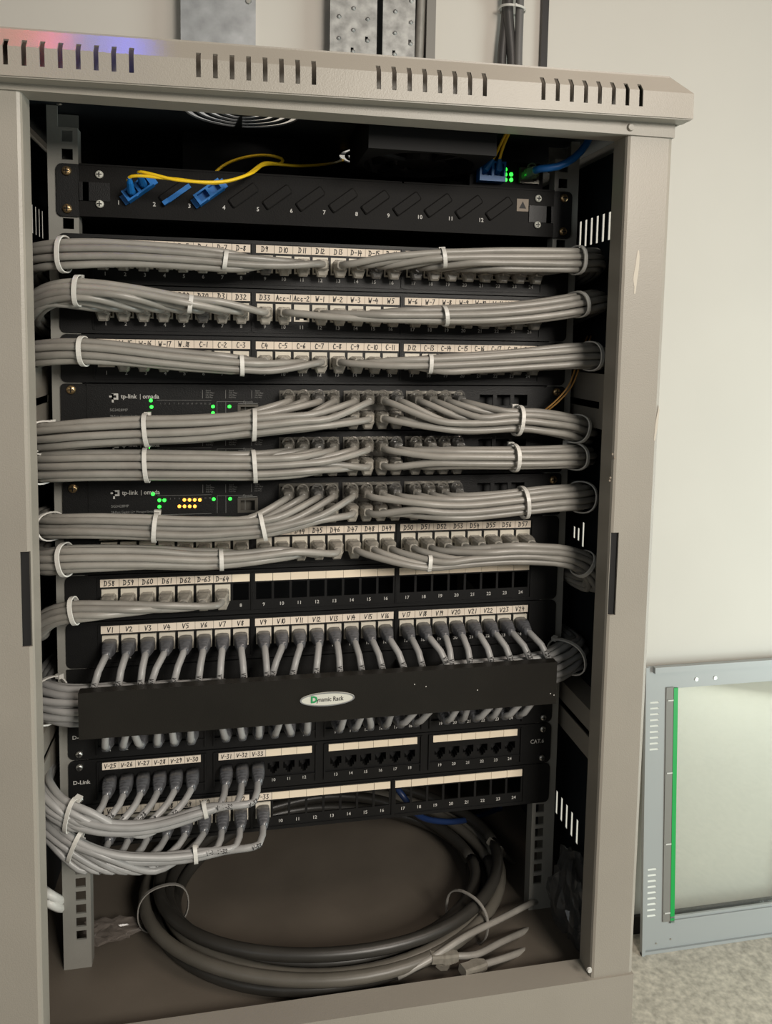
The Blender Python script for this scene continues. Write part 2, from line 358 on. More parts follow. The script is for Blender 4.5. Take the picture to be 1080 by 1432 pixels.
def grille():
    R = [0, 10, 15, 21, 25, 31, 35, 41, 45, 51]; n = 48; th = [2*math.pi*k/n for k in range(n+1)]
    rad = lambda r, a: (r*math.cos(a), r*math.sin(a)) if r < 52 else (lambda q: (54*math.cos(a)/q, 54*math.sin(a)/q))(max(abs(math.cos(a)), abs(math.sin(a))))
    R2 = R[1:]+[99]
    F = [[(*rad(r, a), 0) for a in th] for r in R2]; B = [[(*rad(r, a), 1.5) for a in th] for r in R2]
    so = [[not (i in (1, 3, 5, 7) and j % 12 not in (0,)) for j in range(n)] for i in range(len(R2)-1)]
    mb = MB().sheet(F, B, so); mb.cyl((0,0,0), (0,0,1), 10.1, 1.5, 24); return mb
gm = cached('fan_grille', grille, INNER)
for fx, fy in fans: link('fan_grille', gm, cab, (fx, fy, 110))
def fanm():
    mb = MB(); n = 32; th = [2*math.pi*k/n for k in range(n+1)]
    rq = lambda a: (57*math.cos(a)/max(abs(math.cos(a)), abs(math.sin(a))), 57*math.sin(a)/max(abs(math.cos(a)), abs(math.sin(a))))
    F = [[(54*math.cos(a)*.97, 54*math.sin(a)*.97, 0) for a in th], [(*rq(a), 0) for a in th]]; B = [[(p[0], p[1], 37) for p in r] for r in F]
    mb.sheet(F, B, [[True]*n]); mb.cyl((0,0,2), (0,0,1), 20, 33, 20)
    for a in (0.6, 2.17, 3.74, 5.31):
        c, s_ = math.cos(a), math.sin(a); mb.loft([[(c*18-s_*2, s_*18+c*2, 1), (c*18+s_*2, s_*18-c*2, 1), (c*18+s_*2, s_*18-c*2, 4), (c*18-s_*2, s_*18+c*2, 4)], [(c*54-s_*2, s_*54+c*2, 1), (c*54+s_*2, s_*54-c*2, 1), (c*54+s_*2, s_*54-c*2, 4), (c*54-s_*2, s_*54+c*2, 4)]])
    return mb
def bladem():
    mb = MB(); loops = []
    for r, h in ((19, 9), (35, 13), (50, 14)):
        loops.append([(r*math.cos(a), r*math.sin(a), z) for a, z in ((-.28, 20-h), (-.25, 20-h+1.2), (.30, 20+h), (.27, 20+h-1.2))])
    return mb.loft(loops)
for fx, fy in (fans[1], fans[2]):
    fo = link('exhaust_fan', cached('fan_body', fanm, FANP), cab, (fx, fy, 72.5))
    for k in range(7):
        b = link('blade', cached('fan_blade', bladem, FANP), fo, (fx, fy, 72.5)); b.rotation_euler.z = k*2*math.pi/7
# mounting rails with square cage-nut holes
def rail(sg):
    zz = [-(r*U+o) for r in range(13) for o in (6.35, 22.2, 38.1)]+[8, 68, 83.5]+[-599+d for d in (0, -13.4, -26.8, -40.2, -53.6, -67)]+[-585]
    hs = [(-237.2, -227.8, z-4.7, z+4.7) for z in sorted(set(zz))]
    mb = MB().plate(-249, -223.5, -700, 91, 2, 4, hs)
    mb.box(-249, -247, 4, 40, -700, 109); mb.box(-225, -223.5, 4, 16, -700, 91); mb.box(-249, -240, 2, 4, 91, 109); mb.box(-249, -228, 30, 32, 84, 109)
    if sg > 0: mb.v = [(-x, y, z) for x, y, z in mb.v]
    return part('mounting_rail', mb, RAIL, cab)
rl = rail(-1); rr = rail(1)
for sg in (-1, 1):
    for z0, z1, h in ((-172, -119, (-44, 30, -153, -146)), (-502, -452, (-60, 48, -480, -473))):
        mb = MB().plate(YF+26, YB-20, z0, z1, sg*258, sg*259.5, [h], 'x')
        mb.box(min(sg*259.5, sg*282), max(sg*259.5, sg*282), YF+26, YB-20, z1-1.5, z1); mb.box(min(sg*259.5, sg*282), max(sg*259.5, sg*282), YF+26, YB-20, z0, z0+1.5)
        part('rail_brace', mb, PAINT, cab)
def screwm(r=4.2):
    mb = MB(); n = 14
    mb.loft([[(rr*math.cos(2*math.pi*k/n), y, rr*math.sin(2*math.pi*k/n)) for k in range(n)] for rr, y in ((r*.9, 0), (r, -1), (r*.85, -2.4), (r*.4, -2.9))])
    mb.cur = 1; mb.box(-r*.6, r*.6, -3.1, -2.6, -.45, .45); mb.box(-.45, .45, -3.1, -2.6, -r*.6, r*.6); return mb
def screw(parent, x, y, z, brass=True, r=4.2):
    k = 'screw_head_%s_%s' % ('brass' if brass else 'zinc', r)
    return link('screw', cached(k, lambda: screwm(r), [SCREW if brass else STEEL, DARK], True), parent, (x, y, z))
c = at(75, 142, 2); screw(rl, -238, 2, c[2], False, 3.6)
c = at(757, 1000, 2)

# ------------------------------------------------------------------ panel building blocks
def rounded(x0, x1, z0, z1, r, n=4):
    P = []
    for cx, cz, a0 in ((x1-r, z1-r, 0), (x0+r, z1-r, 90), (x0+r, z0+r, 180), (x1-r, z0+r, 270)):
        for k in range(n+1):
            a = math.radians(a0+90*k/n); P.append((cx+r*math.cos(a), cz+r*math.sin(a)))
    return P
def portx(k): return (k-12.5)*17.123+((k-1)//8-1)*4.64-.15
def portxd(k): return -50.1+(k-10)*15.18+(((k-1)//6)-1)*(31.7-15.18)
def faceplate24():
    hs = [(portx(k)-7.4, portx(k)+7.4, -30, -13.4) for k in range(1, 25)]
    mb = MB().plate(-216, 216, -U+.5, -.5, 0, 1.6, hs)
    for sg in (-1, 1):
        P = rounded(min(sg*216, sg*241), max(sg*216, sg*241), -U+.5, -.5, 5.5)
        P = [(sg*216 if abs(x) < 228 else x, z) for x, z in P]; mb.prism_y(P, 0, 1.6)
    mb.box(-218, 218, 1.6, 16, -2, -.5); mb.box(-218, 218, 1.6, 16, -U+.5, -U+2)
    for g in range(3):             # raised module frames round each group of eight
        a, b = portx(8*g+1)-9.6, portx(8*g+8)+9.6
        mb.box(a-1.2, a, -1.4, 0, -40.5, -3); mb.box(b, b+1.2, -1.4, 0, -40.5, -3)
        mb.box(a, b, -1.0, 0, -3.6, -2.6); mb.box(a, b, -1.0, 0, -41, -40)
    return mb
def jackm():                       # ivory keystone jack, opening dark
    mb = MB().plate(-7.2, 7.2, -8.0, 8.0, -1.2, 0.6, [(-5.9, 5.9, -6.6, 2.6)])
    mb.plate(-7.2, 7.2, -8, 8, .6, 14, [(-5.9, 5.9, -6.6, 2.6)])
    mb.box(-1.8, 1.8, -1.15, 0.6, -6.7, -5.2); mb.cur = 1; mb.box(-6.5, 6.5, 13, 14.5, -7.4, 3); return mb
def numbers24():
    mb = MB()
    for k in range(1, 25): put_text(mb, str(k), portx(k), -.12, -35.2, 3.5, .012)
    return mb
def plug_bare():                  # modular plug with a flared sleeve and a latch under it
    mb = MB(); loops = []
    for y, hw, hh, dz in ((2, 5.7, 4.0, 0), (-9, 5.7, 4.1, 0), (-11, 6.4, 5.0, -.2), (-17, 6.2, 5.0, -.4), (-22, 5.0, 4.6, -.6), (-26, 3.9, 3.9, -.6)):
        c_ = min(hw, hh)*.35; loops.append([(x, y, z+dz) for x, z in ((-hw+c_,-hh),(hw-c_,-hh),(hw,-hh+c_),(hw,hh-c_),(hw-c_,hh),(-hw+c_,hh),(-hw,hh-c_),(-hw,-hh+c_))])
    mb.loft(loops)
    mb.loft([[(-2.6,-2,-4.2),(2.6,-2,-4.2),(2.6,-2,-5.4),(-2.6,-2,-5.4)], [(-2.4,-13,-6.0),(2.4,-13,-6.0),(2.2,-13,-7.2),(-2.2,-13,-7.2)]])
    return mb
def plug_clear():                  # modular plug with a flared sleeve and a latch under it
    mb = MB(); loops = []
    for y, hw, hh, dz in ((2, 5.7, 4.0, 0), (-9, 5.7, 4.1, 0), (-11, 6.4, 5.0, -.2), (-17, 6.2, 5.0, -.4), (-22, 5.0, 4.6, -.6), (-26, 3.9, 3.9, -.6)):
        c_ = min(hw, hh)*.35; loops.append([(x, y, z+dz) for x, z in ((-hw+c_,-hh),(hw-c_,-hh),(hw,-hh+c_),(hw,hh-c_),(hw-c_,hh),(-hw+c_,hh),(-hw,hh-c_),(-hw,-hh+c_))])
    mb.loft(loops)
    mb.loft([[(-5,-3,-4),(5,-3,-4),(4.2,-3,-6.4),(-4.2,-3,-6.4)], [(-6.6,-9,-4.2),(6.6,-9,-4.2),(4.2,-9,-11),(-4.2,-9,-11)], [(-6.5,-16,-4.2),(6.5,-16,-4.2),(3.6,-16,-11.6),(-3.6,-16,-11.6)], [(-4.4,-18,-5.0),(4.4,-18,-5.0),(2.6,-18,-10),(-2.6,-18,-10)]])
    return mb
def plug_switch():                 # the same with the latch guard arching over the top
    mb = MB(); base = plug_bare(); mb.v = [(x, y, -z) for x, y, z in base.v]; mb.f = [tuple(reversed(f)) for f in base.f]; mb.mi = list(base.mi)
    arch = [(4.9*math.cos(a), -16, 4.0+5.2*math.sin(a)) for a in [math.pi*k/10 for k in range(11)]]
    mb.tube(arch, 0.9, 5); return mb
def boot_dark():                   # smoky ribbed boot
    mb = MB(); loops = []
    prof = [(1, 6.3, 6.0), (-9, 6.5, 6.3), (-10.5, 6.3, 6.1)]
    for i in range(4): y = -11.5-i*3.4; w = 6.0-i*.62; prof += [(y, w, w), (y-2.0, w-.15, w-.15), (y-2.2, w-.5, w-.5), (y-3.1, w-.55, w-.55)]
    for y, hw, hh in prof:
        dz = -0.011*max(0, -y-8)**1.6
        loops.append([(hw*(abs(math.cos(a))**.5)*(1 if math.cos(a) >= 0 else -1), y, dz+hh*(abs(math.sin(a))**.5)*(1 if math.sin(a) >= 0 else -1)) for a in [math.pi*2*k/12+.01 for k in range(12)]])
    return mb.loft(loops)
PLUG = cached('plug_clear', plug_clear, CLEAR, False); PLUGG = cached('plug_smoky', plug_clear, GHOST, False)
PLUGS = cached('plug_switch', plug_switch, mat('clear_grey_plug', (0.24, 0.225, 0.195), 0.12, trans=0.42, spec=0.9), False); PLUGSG = cached('plug_switch_smoky', plug_switch, GHOST, False); BOOTM = cached('plug_boot', boot_dark, BOOT, True)
def label_cell(w=16.85, h=7.2): return lambda: MB().box(-w/2, w/2, -.9, 0, -h/2, h/2)
def write_on(cell, text, org, h=4.7, mw=15, w=.72):
    if not text: return
    mb = MB(); pen(mb, text, 0, -1.0, 0, h, w, mw)
    link('handwriting', mb.mesh('handwriting', INK, (0,0,0), fix=False), cell, org)

POP = {}                            # row -> set of ports that hold an ivory jack
def panel24(row, label, texts, jacks, screws=()):
    z0 = -row*U; t = thing('patch_panel', label, 'patch panel', (0, 0, z0), '24-port patch panels')
    link('faceplate', cached('faceplate24', faceplate24, BLACK), t, (0,0,z0))
    link('printed_numbers', cached('numbers24', numbers24, PRINT), t, (0,0,z0))
    for k in range(1, 25):
        org = (portx(k), 0, z0-8.1); tx = texts.get(k, '')
        wide = 17.15 if k not in (1, 8, 9, 16, 17, 24) else 16.9
        cell = link('paper_label', cached('label_cell_%.1f%s' % (wide, 'b' if not tx else ''), label_cell(wide-.35), PAPER if tx else PAPER2), t, org)
        write_on(cell, tx, org)
        if k in jacks: link('jack', cached('jack', jackm, [JACK, DARK]), t, (portx(k), 0, z0-21.8))
    for sx, dz in screws: screw(t, sx*232.5, 0, z0+dz)
    return t
T0 = {k: ('D-%d' if k < 9 or 13 < k < 17 else 'D%d') % k for k in range(1, 25)}
T1 = {k: 'D%d' % (24+k) for k in range(1, 10)}; T1.update({10: 'Acc-1', 11: 'Acc-2', 12: 'W-1', 13: 'W-2', 14: 'W-3', 15: 'W-4', 16: 'W5'}); T1.update({k: 'W-%d' % (k-11) for k in range(17, 25)})
T2 = {k: 'W-%d' % (13+k) for k in range(1, 5)}; T2[5] = 'W.18'; T2.update({k: 'C-%d' % (k-5) for k in range(6, 25)}); T2[9] = 'C4'; T2[17] = 'D12'
T6 = {k: 'D%d' % (33+k) for k in range(1, 25)}
T7 = {k: 'D%d' % (57+k) for k in range(1, 6)}; T7[6] = 'D-63'; T7[7] = 'D-64'
T8 = {k: 'V%d' % k for k in range(1, 25)}
T12 = {k: 'V%d' % (24+k) for k in range(1, 9)}; T12[9] = 'V-33'
ALL = set(range(1, 25))
panel24(0, 'black 24-port patch panel labelled D-1 to D24, topmost below the fibre tray', T0, ALL)
panel24(1, 'black 24-port patch panel labelled D25 to W-13, second below the fibre tray', T1, ALL)
panel24(2, 'black 24-port patch panel with labels C-1 to C-19, right above the switches', T2, ALL)
panel24(6, 'black 24-port patch panel labelled D34 to D57, just below the lowest switch', T6, ALL)
panel24(7, 'black 24-port patch panel labelled D58 to D-64 with most ports empty', T7, set(range(1, 8)))
panel24(8, 'black 24-port patch panel labelled V1 to V24, above the cable manager', T8, ALL)
panel24(12, 'black 24-port patch panel at the very bottom, blank labels beyond V-33', T12, set(range(1, 10)))

# six-port-group panels
def faceplateD():
    hs = []
    for k in range(1, 25):
        x = portxd(k); hs += [(x-5.6, x+5.6, -25, -17.5), (x-3.2, x+3.2, -27.6, -25), (x-1.6, x+1.6, -29.6, -27.6)]
    mb = MB().plate(-216, 216, -U+.5, -.5, 0, 12, hs)
    for sg in (-1, 1):
        P = rounded(min(sg*216, sg*241), max(sg*216, sg*241), -U+.5, -.5, 5.5)
        P = [(sg*216 if abs(x) < 228 else x, z) for x, z in P]; mb.prism_y(P, 0, 1.6)
    for g in range(4):
        a, b = portxd(6*g+1)-11, portxd(6*g+6)+11
        mb.box(a-1.3, a, -2.2, 0, -40, -2.5); mb.box(b, b+1.3, -2.2, 0, -40, -2.5)
        mb.box(a, b, -1.6, 0, -3.2, -2.4); mb.box(a, b, -1.6, 0, -33, -32)
    mb.cur = 1; mb.box(-214, 214, 11.6, 12.5, -34, -15); return mb
def numbersD():
    mb = MB()
    for k in range(1, 25): put_text(mb, str(k), portxd(k), -.12, -36.4, 3.2, .01)
    return mb
def panelD(row, label, texts):
    z0 = -row*U; t = thing('patch_panel', label, 'patch panel', (0, 0, z0), 'panels with four groups of six ports')
    link('faceplate', cached('faceplateD', faceplateD, [BLACK, DARK]), t, (0,0,z0))
    link('printed_numbers', cached('numbersD', numbersD, PRINT), t, (0,0,z0))
    for k in range(1, 25):
        org = (portxd(k), 0, z0-7.6); tx = texts.get(k, '')
        cell = link('paper_label', cached('label_cellD'+('b' if not tx else ''), label_cell(14.85, 7.0), PAPER if tx else PAPER2), t, org)
        write_on(cell, tx, org, 4.2, 13.8, .68)
    mb = MB(); put_text(mb, 'D-Link', -229.5, -.15, z0-22, 3.9, .02, 1.05); part('brand_print', mb, PRINT, t)
    mb = MB(); put_text(mb, 'CAT.6', 225.5, -.15, z0-20, 4.6, .004, .92); part('category_print', mb, PRINT, t)
    for sx in (-1, 1):
        for dz in (-6.4, -38): screw(t, sx*231, 0, z0+dz, False, 3.4)
    return t
panelD(10, 'black panel of four six-port groups, half hidden under the cable manager cover', {})
panelD(11, 'black panel of four six-port groups with V-25 to V-33 and CAT.6 print', {**{k: 'V-%d' % (24+k) for k in range(1, 10)}})

# ------------------------------------------------------------------ switches
SWX = [-38.9+14.02*(k % 4)+61.1*(k//4) for k in range(12)]
def switch_face():
    hs = [(SWX[4*g]-7.6, SWX[4*g+3]+7.6, -37.2, -5.6) for g in range(3)]+[(-84.5, -66.5, -32.5, -19.5)]+[(x-7, x+7, -20, -9) for x in (158, 176, 194, 208)]
    hs = [h for h in hs if h[1] < 205]
    mb = MB().plate(-219, 219, -U+.8, -.6, -2, 0, hs); mb.box(-219, 219, 0, 210, -U+.8, -U+2); mb.box(-219, 219, 0, 210, -1.8, -.6)
    mb.box(-219, -217.5, 0, 210, -U+2, -1.8); mb.box(217.5, 219, 0, 210, -U+2, -1.8); mb.cur = 1; mb.box(-217, 217, 14, 15, -42, -2); return mb
def port_block():                  # 4 x 2 metal shielded jacks
    hs = [(dx*14.02-5.9, dx*14.02+5.9, zc-4.6, zc+4.6) for dx in range(4) for zc in (-13.4, -29.4)]
    return MB().plate(-7.5, 49.6, -37.1, -5.7, -3, 0, hs)
def switch_ear(sg):
    def f():
        P = rounded(219.2, 241, -U+.8, -.6, 3); mb = MB().prism_y([(sg*x, z) for x, z in P], -1.2, .8)
        mb.box(min(sg*219.2, sg*221), max(sg*219.2, sg*221), .8, 30, -U+.8, -.6); return mb
    return f
def switch(row, label, leds, brand=True):
    z0 = -row*U; t = thing('network_switch', label, 'network switch', (0, 0, z0), 'rack switches with cables in their ports')
    body = link('body', cached('switch_face', switch_face, [BLACK, DARK]), t, (0,0,z0))
    link('mounting_ear', cached('switch_ear_l', switch_ear(-1), BLACK), t, (0,0,z0)); link('mounting_ear', cached('switch_ear_r', switch_ear(1), BLACK), t, (0,0,z0))
    for g in range(3): link('port_block', cached('port_block', port_block, STEEL_D), t, (SWX[4*g], 0, z0))
    mb = MB(); y = -2.15
    mb.plate(-197.2, -191.6, z0-14.8, z0-9.2, y-.1, y, [(-195.5, -193.3, z0-13.1, z0-10.9)]); mb.box(-199.4, -195.5, y-.1, y, z0-12.8, z0-11.2); mb.box(-197.2, -195.6, y-.1, y, z0-17.4, z0-9.4)
    put_text(mb, 'tp-link', -189.5, y, z0-12, 4.2, .012, .95, True); mb.box(-172.6, -172.2, y-.05, y, z0-14.6, z0-9.6); put_text(mb, 'omada', -170.2, y, z0-12, 4.2, .012, .95, True)
    part('brand_print', mb, PRINT, t)
    mb = MB(); put_text(mb, 'SG3428MP', -199, y, z0-24.4, 2.6, .004, 1, True)
    put_text(mb, '28-Port Gigabit L2+ Managed Switch', -199, y, z0-30.0, 2.1, .002, .92, True); put_text(mb, 'with 24-Port PoE+', -199, y, z0-33.2, 2.1, .002, .92, True)
    mb.box(-158, -109, y-.05, y, z0-15.4, z0-15.1); mb.box(-158, -109, y-.05, y, z0-33.4, z0-33.1); mb.box(-104, -103.7, y-.05, y, z0-33, z0-16.5); mb.box(-96, -95.7, y-.05, y, z0-33, z0-16.5); mb.box(-78, -77.7, y-.05, y, z0-33, z0-16.5)
    mb.box(-104, -78, y-.05, y, z0-16.6, z0-16.3)
    for bx in (-117, -96, -72): mb.box(bx-.2, bx+.2, y-.05, y, z0-13.5, z0-5.6)
    for i in range(4):
        for bx, w_ in ((-114, 14), (-93, 16), (-69, 13)): put_text(mb, ('Speed', '1000 Mbps', '100 Mbps', 'PoE Max')[i], bx, y, z0-6.2-i*2.1, 1.5, 0, .9, True)
    for i in range(12): put_text(mb, str(2*i+1), -154.5+i*4.0, y, z0-18.4, 1.5, 0, .9)
    put_text(mb, 'Console', -75.5, y, z0-16.6, 2.0, .002); mb.box(-84.5, -66.5, y-.05, y, z0-18.4, z0-17.9)
    part('printed_legend', mb, PRINTD, t)
    fr = MB().plate(-85, -66, z0-33, z0-19, -3, -1.9, [(-82.2, -68.8, z0-30.8, z0-21.2)]); fr.box(-85, -66, 8, 9, z0-33, z0-19); part('console_port', fr, STEEL_D, t)
    for lx, lz, col in leds: link('indicator_light', cached('led_'+col, lambda: MB().cyl((0,0,0), (0,-1,0), 1.6, .5, 10), LEDG if col == 'g' else LEDO), t, (lx, -2.0, z0+lz))
    return t
STEEL_D = mat('port_shield_metal', (0.16, 0.15, 0.13), 0.35, metal=0.7)
def ledpos(lst, row):
    out = []
    for px, py, c_ in lst: p = at(px, py, -2); out.append((p[0], p[2]+row*U, c_))
    return out
s1 = switch(3, 'black 28-port switch, uppermost of three, green lights beside its printed logo', ledpos([(211, 560, 'g'), (212, 569, 'g'), (298, 568.5, 'g'), (298, 577.5, 'g'), (321, 568.5, 'g')], 3))
s2 = switch(4, 'black 28-port switch, middle of three, front mostly covered by cable bundles', ledpos([(207, 626, 'g')], 4))
s3 = switch(5, 'black 28-port switch, lowest of three, with a cluster of amber lights', ledpos([(214, 691, 'g'), (223, 699.5, 'g'), (230, 699.5, 'g'), (223, 708.5, 'g'), (299, 698, 'g'), (322, 697.5, 'g')]+[(258+k*7.2, 699, 'o') for k in range(4)]+[(251+k*7.2, 708, 'o') for k in range(4)], 5))
for t_, row, dzs in ((s1, 3, (-6, -41)), (s2, 4, ()), (s3, 5, (-7,))):
    for sx in (-1, 1):
        for dz in dzs: screw(t_, sx*232, -1.2, -row*U+dz)

# ------------------------------------------------------------------ horizontal cable manager
ZM0, ZM1 = -437.0, -395.5
mgr = thing('cable_manager', 'black steel cable manager with oval white badge, hiding the cables behind it', 'cable manager', (0, 0, -9*U))
mb = MB().plate(-219, 217, ZM0, ZM1, -62, -60.6, []); mb.box(-219, 217, -60.6, -52, ZM1-1.4, ZM1); mb.box(-219, 217, -60.6, -52, ZM0, ZM0+1.4)
part('front_cover', mb, COVER, mgr)
mb = MB().plate(-241, 241, -10*U+.6, -9*U-.6, 0, 1.6, []); part('back_plate', mb, BLACK, mgr)
for x in (-216, -72, 72, 214):
    part('side_bracket', MB().box(x-.8, x+.8, -60.6, 0, ZM0+12, ZM1-14), BLACK, mgr)
bc = at(458, 977, -62)
el = lambda a, b, n=36: [(bc[0]+a*math.cos(2*math.pi*k/n), bc[2]+b*math.sin(2*math.pi*k/n)) for k in range(n)]
badge = part('badge', MB().prism_y(el(25, 6.4), -63.0, -62), BADGEW, mgr)
mb = MB().loft([[(bc[0]+25*math.cos(2*math.pi*k/36), -63.3, bc[2]+6.4*math.sin(2*math.pi*k/36)) for k in range(36)]+[], [(bc[0]+23.6*math.cos(2*math.pi*k/36), -63.3, bc[2]+5.4*math.sin(2*math.pi*k/36)) for k in range(36)]], cap=False)
part('badge_rim', mb, GALV, badge)
mb = MB(); put_text(mb, 'D', bc[0]-12.2, -63.3, bc[2]+.2, 6.2, .05); part('badge_initial', mb, BADGEG, badge, label='green initial letter')
mb = MB(); put_text(mb, 'ynamic Rack', bc[0]-10, -63.25, bc[2]-.1, 4.4, .01, .82, True); part('badge_lettering', mb, INK, badge)
for px, py in ((580, 957), (596, 960), (770, 970), (775, 972), (668, 965)):
    c = at(px, py, -62); part('dust_fleck', MB().box(c[0]-.45, c[0]+.45, -62.2, -62, c[2]-.45, c[2]+.45), PRINT, mgr)

# ------------------------------------------------------------------ cables
RC = 3.25
def hand(n): return ('first','second')[n]
CN = 0
def make_cable(pts, plug, porg, label, group, material, r=RC, up=False, step=7.0, name='network_cable'):
    P = catmull(pts, step)
    o = link(name, MB().tube(P, r, 8).mesh('cable', material, porg, True), None, porg)
    props(o, label, 'cable', group)
    if plug: link('plug', plug, o, porg)
    return o
def resample_path(path):
    C = [Vector(at(p[0], p[1], p[2])) if len(p) == 4 else Vector(p[1:4]) for p in path]
    A = []
    for p, c in zip(path, C):
        if len(p) == 4: A.append(p[3]*(np.linalg.norm(np.array(c)-CAM))/FPX)
        else: A.append(p[4])
    return C, A
def bundle(cables, path, side, ties, bname, endpts=None, dj=34.0, step=13.0, jit=0.12, seed=1, tiekind='white zip tie'):
    """cables: dicts(P=port point, lead=[points], label, group, mat, plug); path from the innermost point outwards."""
    rng = random.Random(seed)
    C, A = resample_path(path)
    last = C[-1]; la = A[-1]
    if endpts is None:
        endpts = [((side*262), -8, last.z-3, la), (side*267, 32, last.z-8, la), (side*267, 110, last.z-22, la), (side*266, 220, last.z-50, la)]
    for e in endpts: C.append(Vector(e[:3])); A.append(e[3])
    seg = [0]
    for a, b in zip(C, C[1:]): seg.append(seg[-1]+(b-a).length)
    dense = catmull(C, 4.0); ds = [0]
    for a, b in zip(dense, dense[1:]): ds.append(ds[-1]+(b-a).length)
    n = max(4, int(ds[-1]/step)); st = []
    for i in range(n+1):
        s = ds[-1]*i/n; st.append(Vector([np.interp(s, ds, [q[k] for q in dense]) for k in range(3)]))
    half = [float(np.interp(ds[-1]*i/n*seg[-1]/ds[-1], seg, A)) for i in range(n+1)]
    frames = []
    for i in range(n+1):
        T = (st[min(i+1, n)]-st[max(i-1, 0)]).normalized(); v = Vector((0,0,1))-T*T.z; v.normalize(); u = T.cross(v)
        if side > 0: u = -u        # u points into the cabinet while the bundle runs sideways
        frames.append((T, u, v))
    join = []
    for c in cables:
        j = next((i for i in range(n+1) if (st[i].x-c.get('jx', c['P'][0]))*side > min(c.get('dj', dj), .68*abs(c.get('jx', c['P'][0])-last.x))), n)
        join.append(j)
    pos = {}; rec = [[] for _ in cables]; ext = []
    for i in range(n+1):
        mem = [q for q in range(len(cables)) if join[q] <= i]
        nm = max(1, len(mem)); a = max(half[i], RC*1.02); b = max(RC*1.02, nm*RC*RC/(0.70*a)); 
        if nm == 1: a = b = RC*1.02
        elif b < RC*1.5: a = min(a, max(RC*1.1, nm*RC*RC/(0.7*b)))
        for q in mem:
            if q not in pos:
                dzr = (cables[q].get('jz', cables[q]['P'][2])-st[i].z); pos[q] = [-(b-RC) if cables[q].get('front') else (b-RC if rng.random() < .7 else 0), max(-a, min(a, dzr))+rng.uniform(-2, 2)]
            else: pos[q][0] += rng.uniform(-jit, jit); pos[q][1] += rng.uniform(-jit, jit)
        X = np.array([pos[q] for q in mem]) if mem else np.zeros((0, 2))
        for it in range(60):
            if len(X) > 1:
                d = X[:, None]-X[None]; L = np.sqrt((d**2).sum(-1))+1e-6; ov = np.clip(2*RC*1.0-L, 0, None); np.fill_diagonal(ov, 0)
                X = X+(d/L[..., None]*ov[..., None]).sum(1)*.32
            ea, eb = max(a-RC, .05), max(b-RC, .05)
            q2 = np.sqrt((X[:, 0]/eb)**2+(X[:, 1]/ea)**2)+1e-9; k = np.where(q2 > 1, 1/q2, 1)
            X = X*(1+(k-1)*.55)[:, None]
        for q, xx in zip(mem, X):
            pos[q] = [float(xx[0]), float(xx[1])]; T, u, v = frames[i]; rec[q].append(st[i]+u*pos[q][0]+v*pos[q][1])
        ext.append((float(np.abs(X[:, 1]).max())+RC, float(np.abs(X[:, 0]).max())+RC, float(X[:, 1].mean()), float(X[:, 0].mean())) if len(X) else (RC, RC, 0, 0))
    for qi, (c, pts) in enumerate(zip(cables, rec)):
        off = np.array([tuple(p-st[join[qi]+k]) for k, p in enumerate(pts)]); W = 6
        sm = [off[max(0, k-W):k+W+1].mean(0) for k in range(len(off))]
        pts = [st[join[qi]+k]+Vector(o_) for k, o_ in enumerate(sm)]
        pts = pts[:-1:2]+[pts[-1]] if len(pts) > 3 else pts
        lead = c.get('lead') or [(0, 4, 0), (0, -14, -.3), (0, -25, -.6), (side*3.5, -33, -1)]
        L = [tuple(c['P'][k]+d[k] for k in range(3)) for d in lead]
        co = make_cable(L+pts, c['plug'], tuple(c['P']), c['label'], c['group'], c['mat'])
        if c['mat'] is CABLEV and c.get('ink'): ink_marks(co, L+pts, c['ink'], c.get('ink_at', 58))
    for tnum, (tpx, tpy, tlabel) in enumerate(ties):
        if isinstance(tpy, (int, float)):
            i = min(range(n+1), key=lambda q: (lambda w: (w[0]-tpx)**2+(w[1]-tpy)**2)(pix(st[q])) if st[q].y < -12 else 1e9)
        else: i = tpx
        T, u, v = frames[i]; a, b, mv, mu = ext[i]; tie_ring(st[i], T, u, v, a+.5, b+.5, tlabel, rng)
def ink_marks(o, pts, text, dist):
    P = catmull(pts, 2.0); s_ = 0; i = 1
    while i < len(P)-6 and s_ < dist: s_ += (P[i]-P[i-1]).length; i += 1
    p = P[i]; T = (P[i+3]-P[i-3]).normalized(); C = Vector((0, -1, 0.25)); C = (C-T*C.dot(T)).normalized(); B = C.cross(T)
    if T.x < -.3: T = -T; B = -B
    mb = MB(); pen(mb, text, 0, 0, 0, 3.6, .62, 15)
    mb.v = [tuple(p+T*x+B*z+C*(math.sqrt(max(.1, RC*RC-z*z))+.12)) for x, y, z in mb.v]
    link('ink_mark', mb.mesh('ink_mark', INK, ORG[o.name], fix=False), o, ORG[o.name])
def pix(p):
    q = RM.T @ (np.array(p)-CAM); return (CX+FPX*q[0]/q[1], CY-FPX*q[2]/q[1])
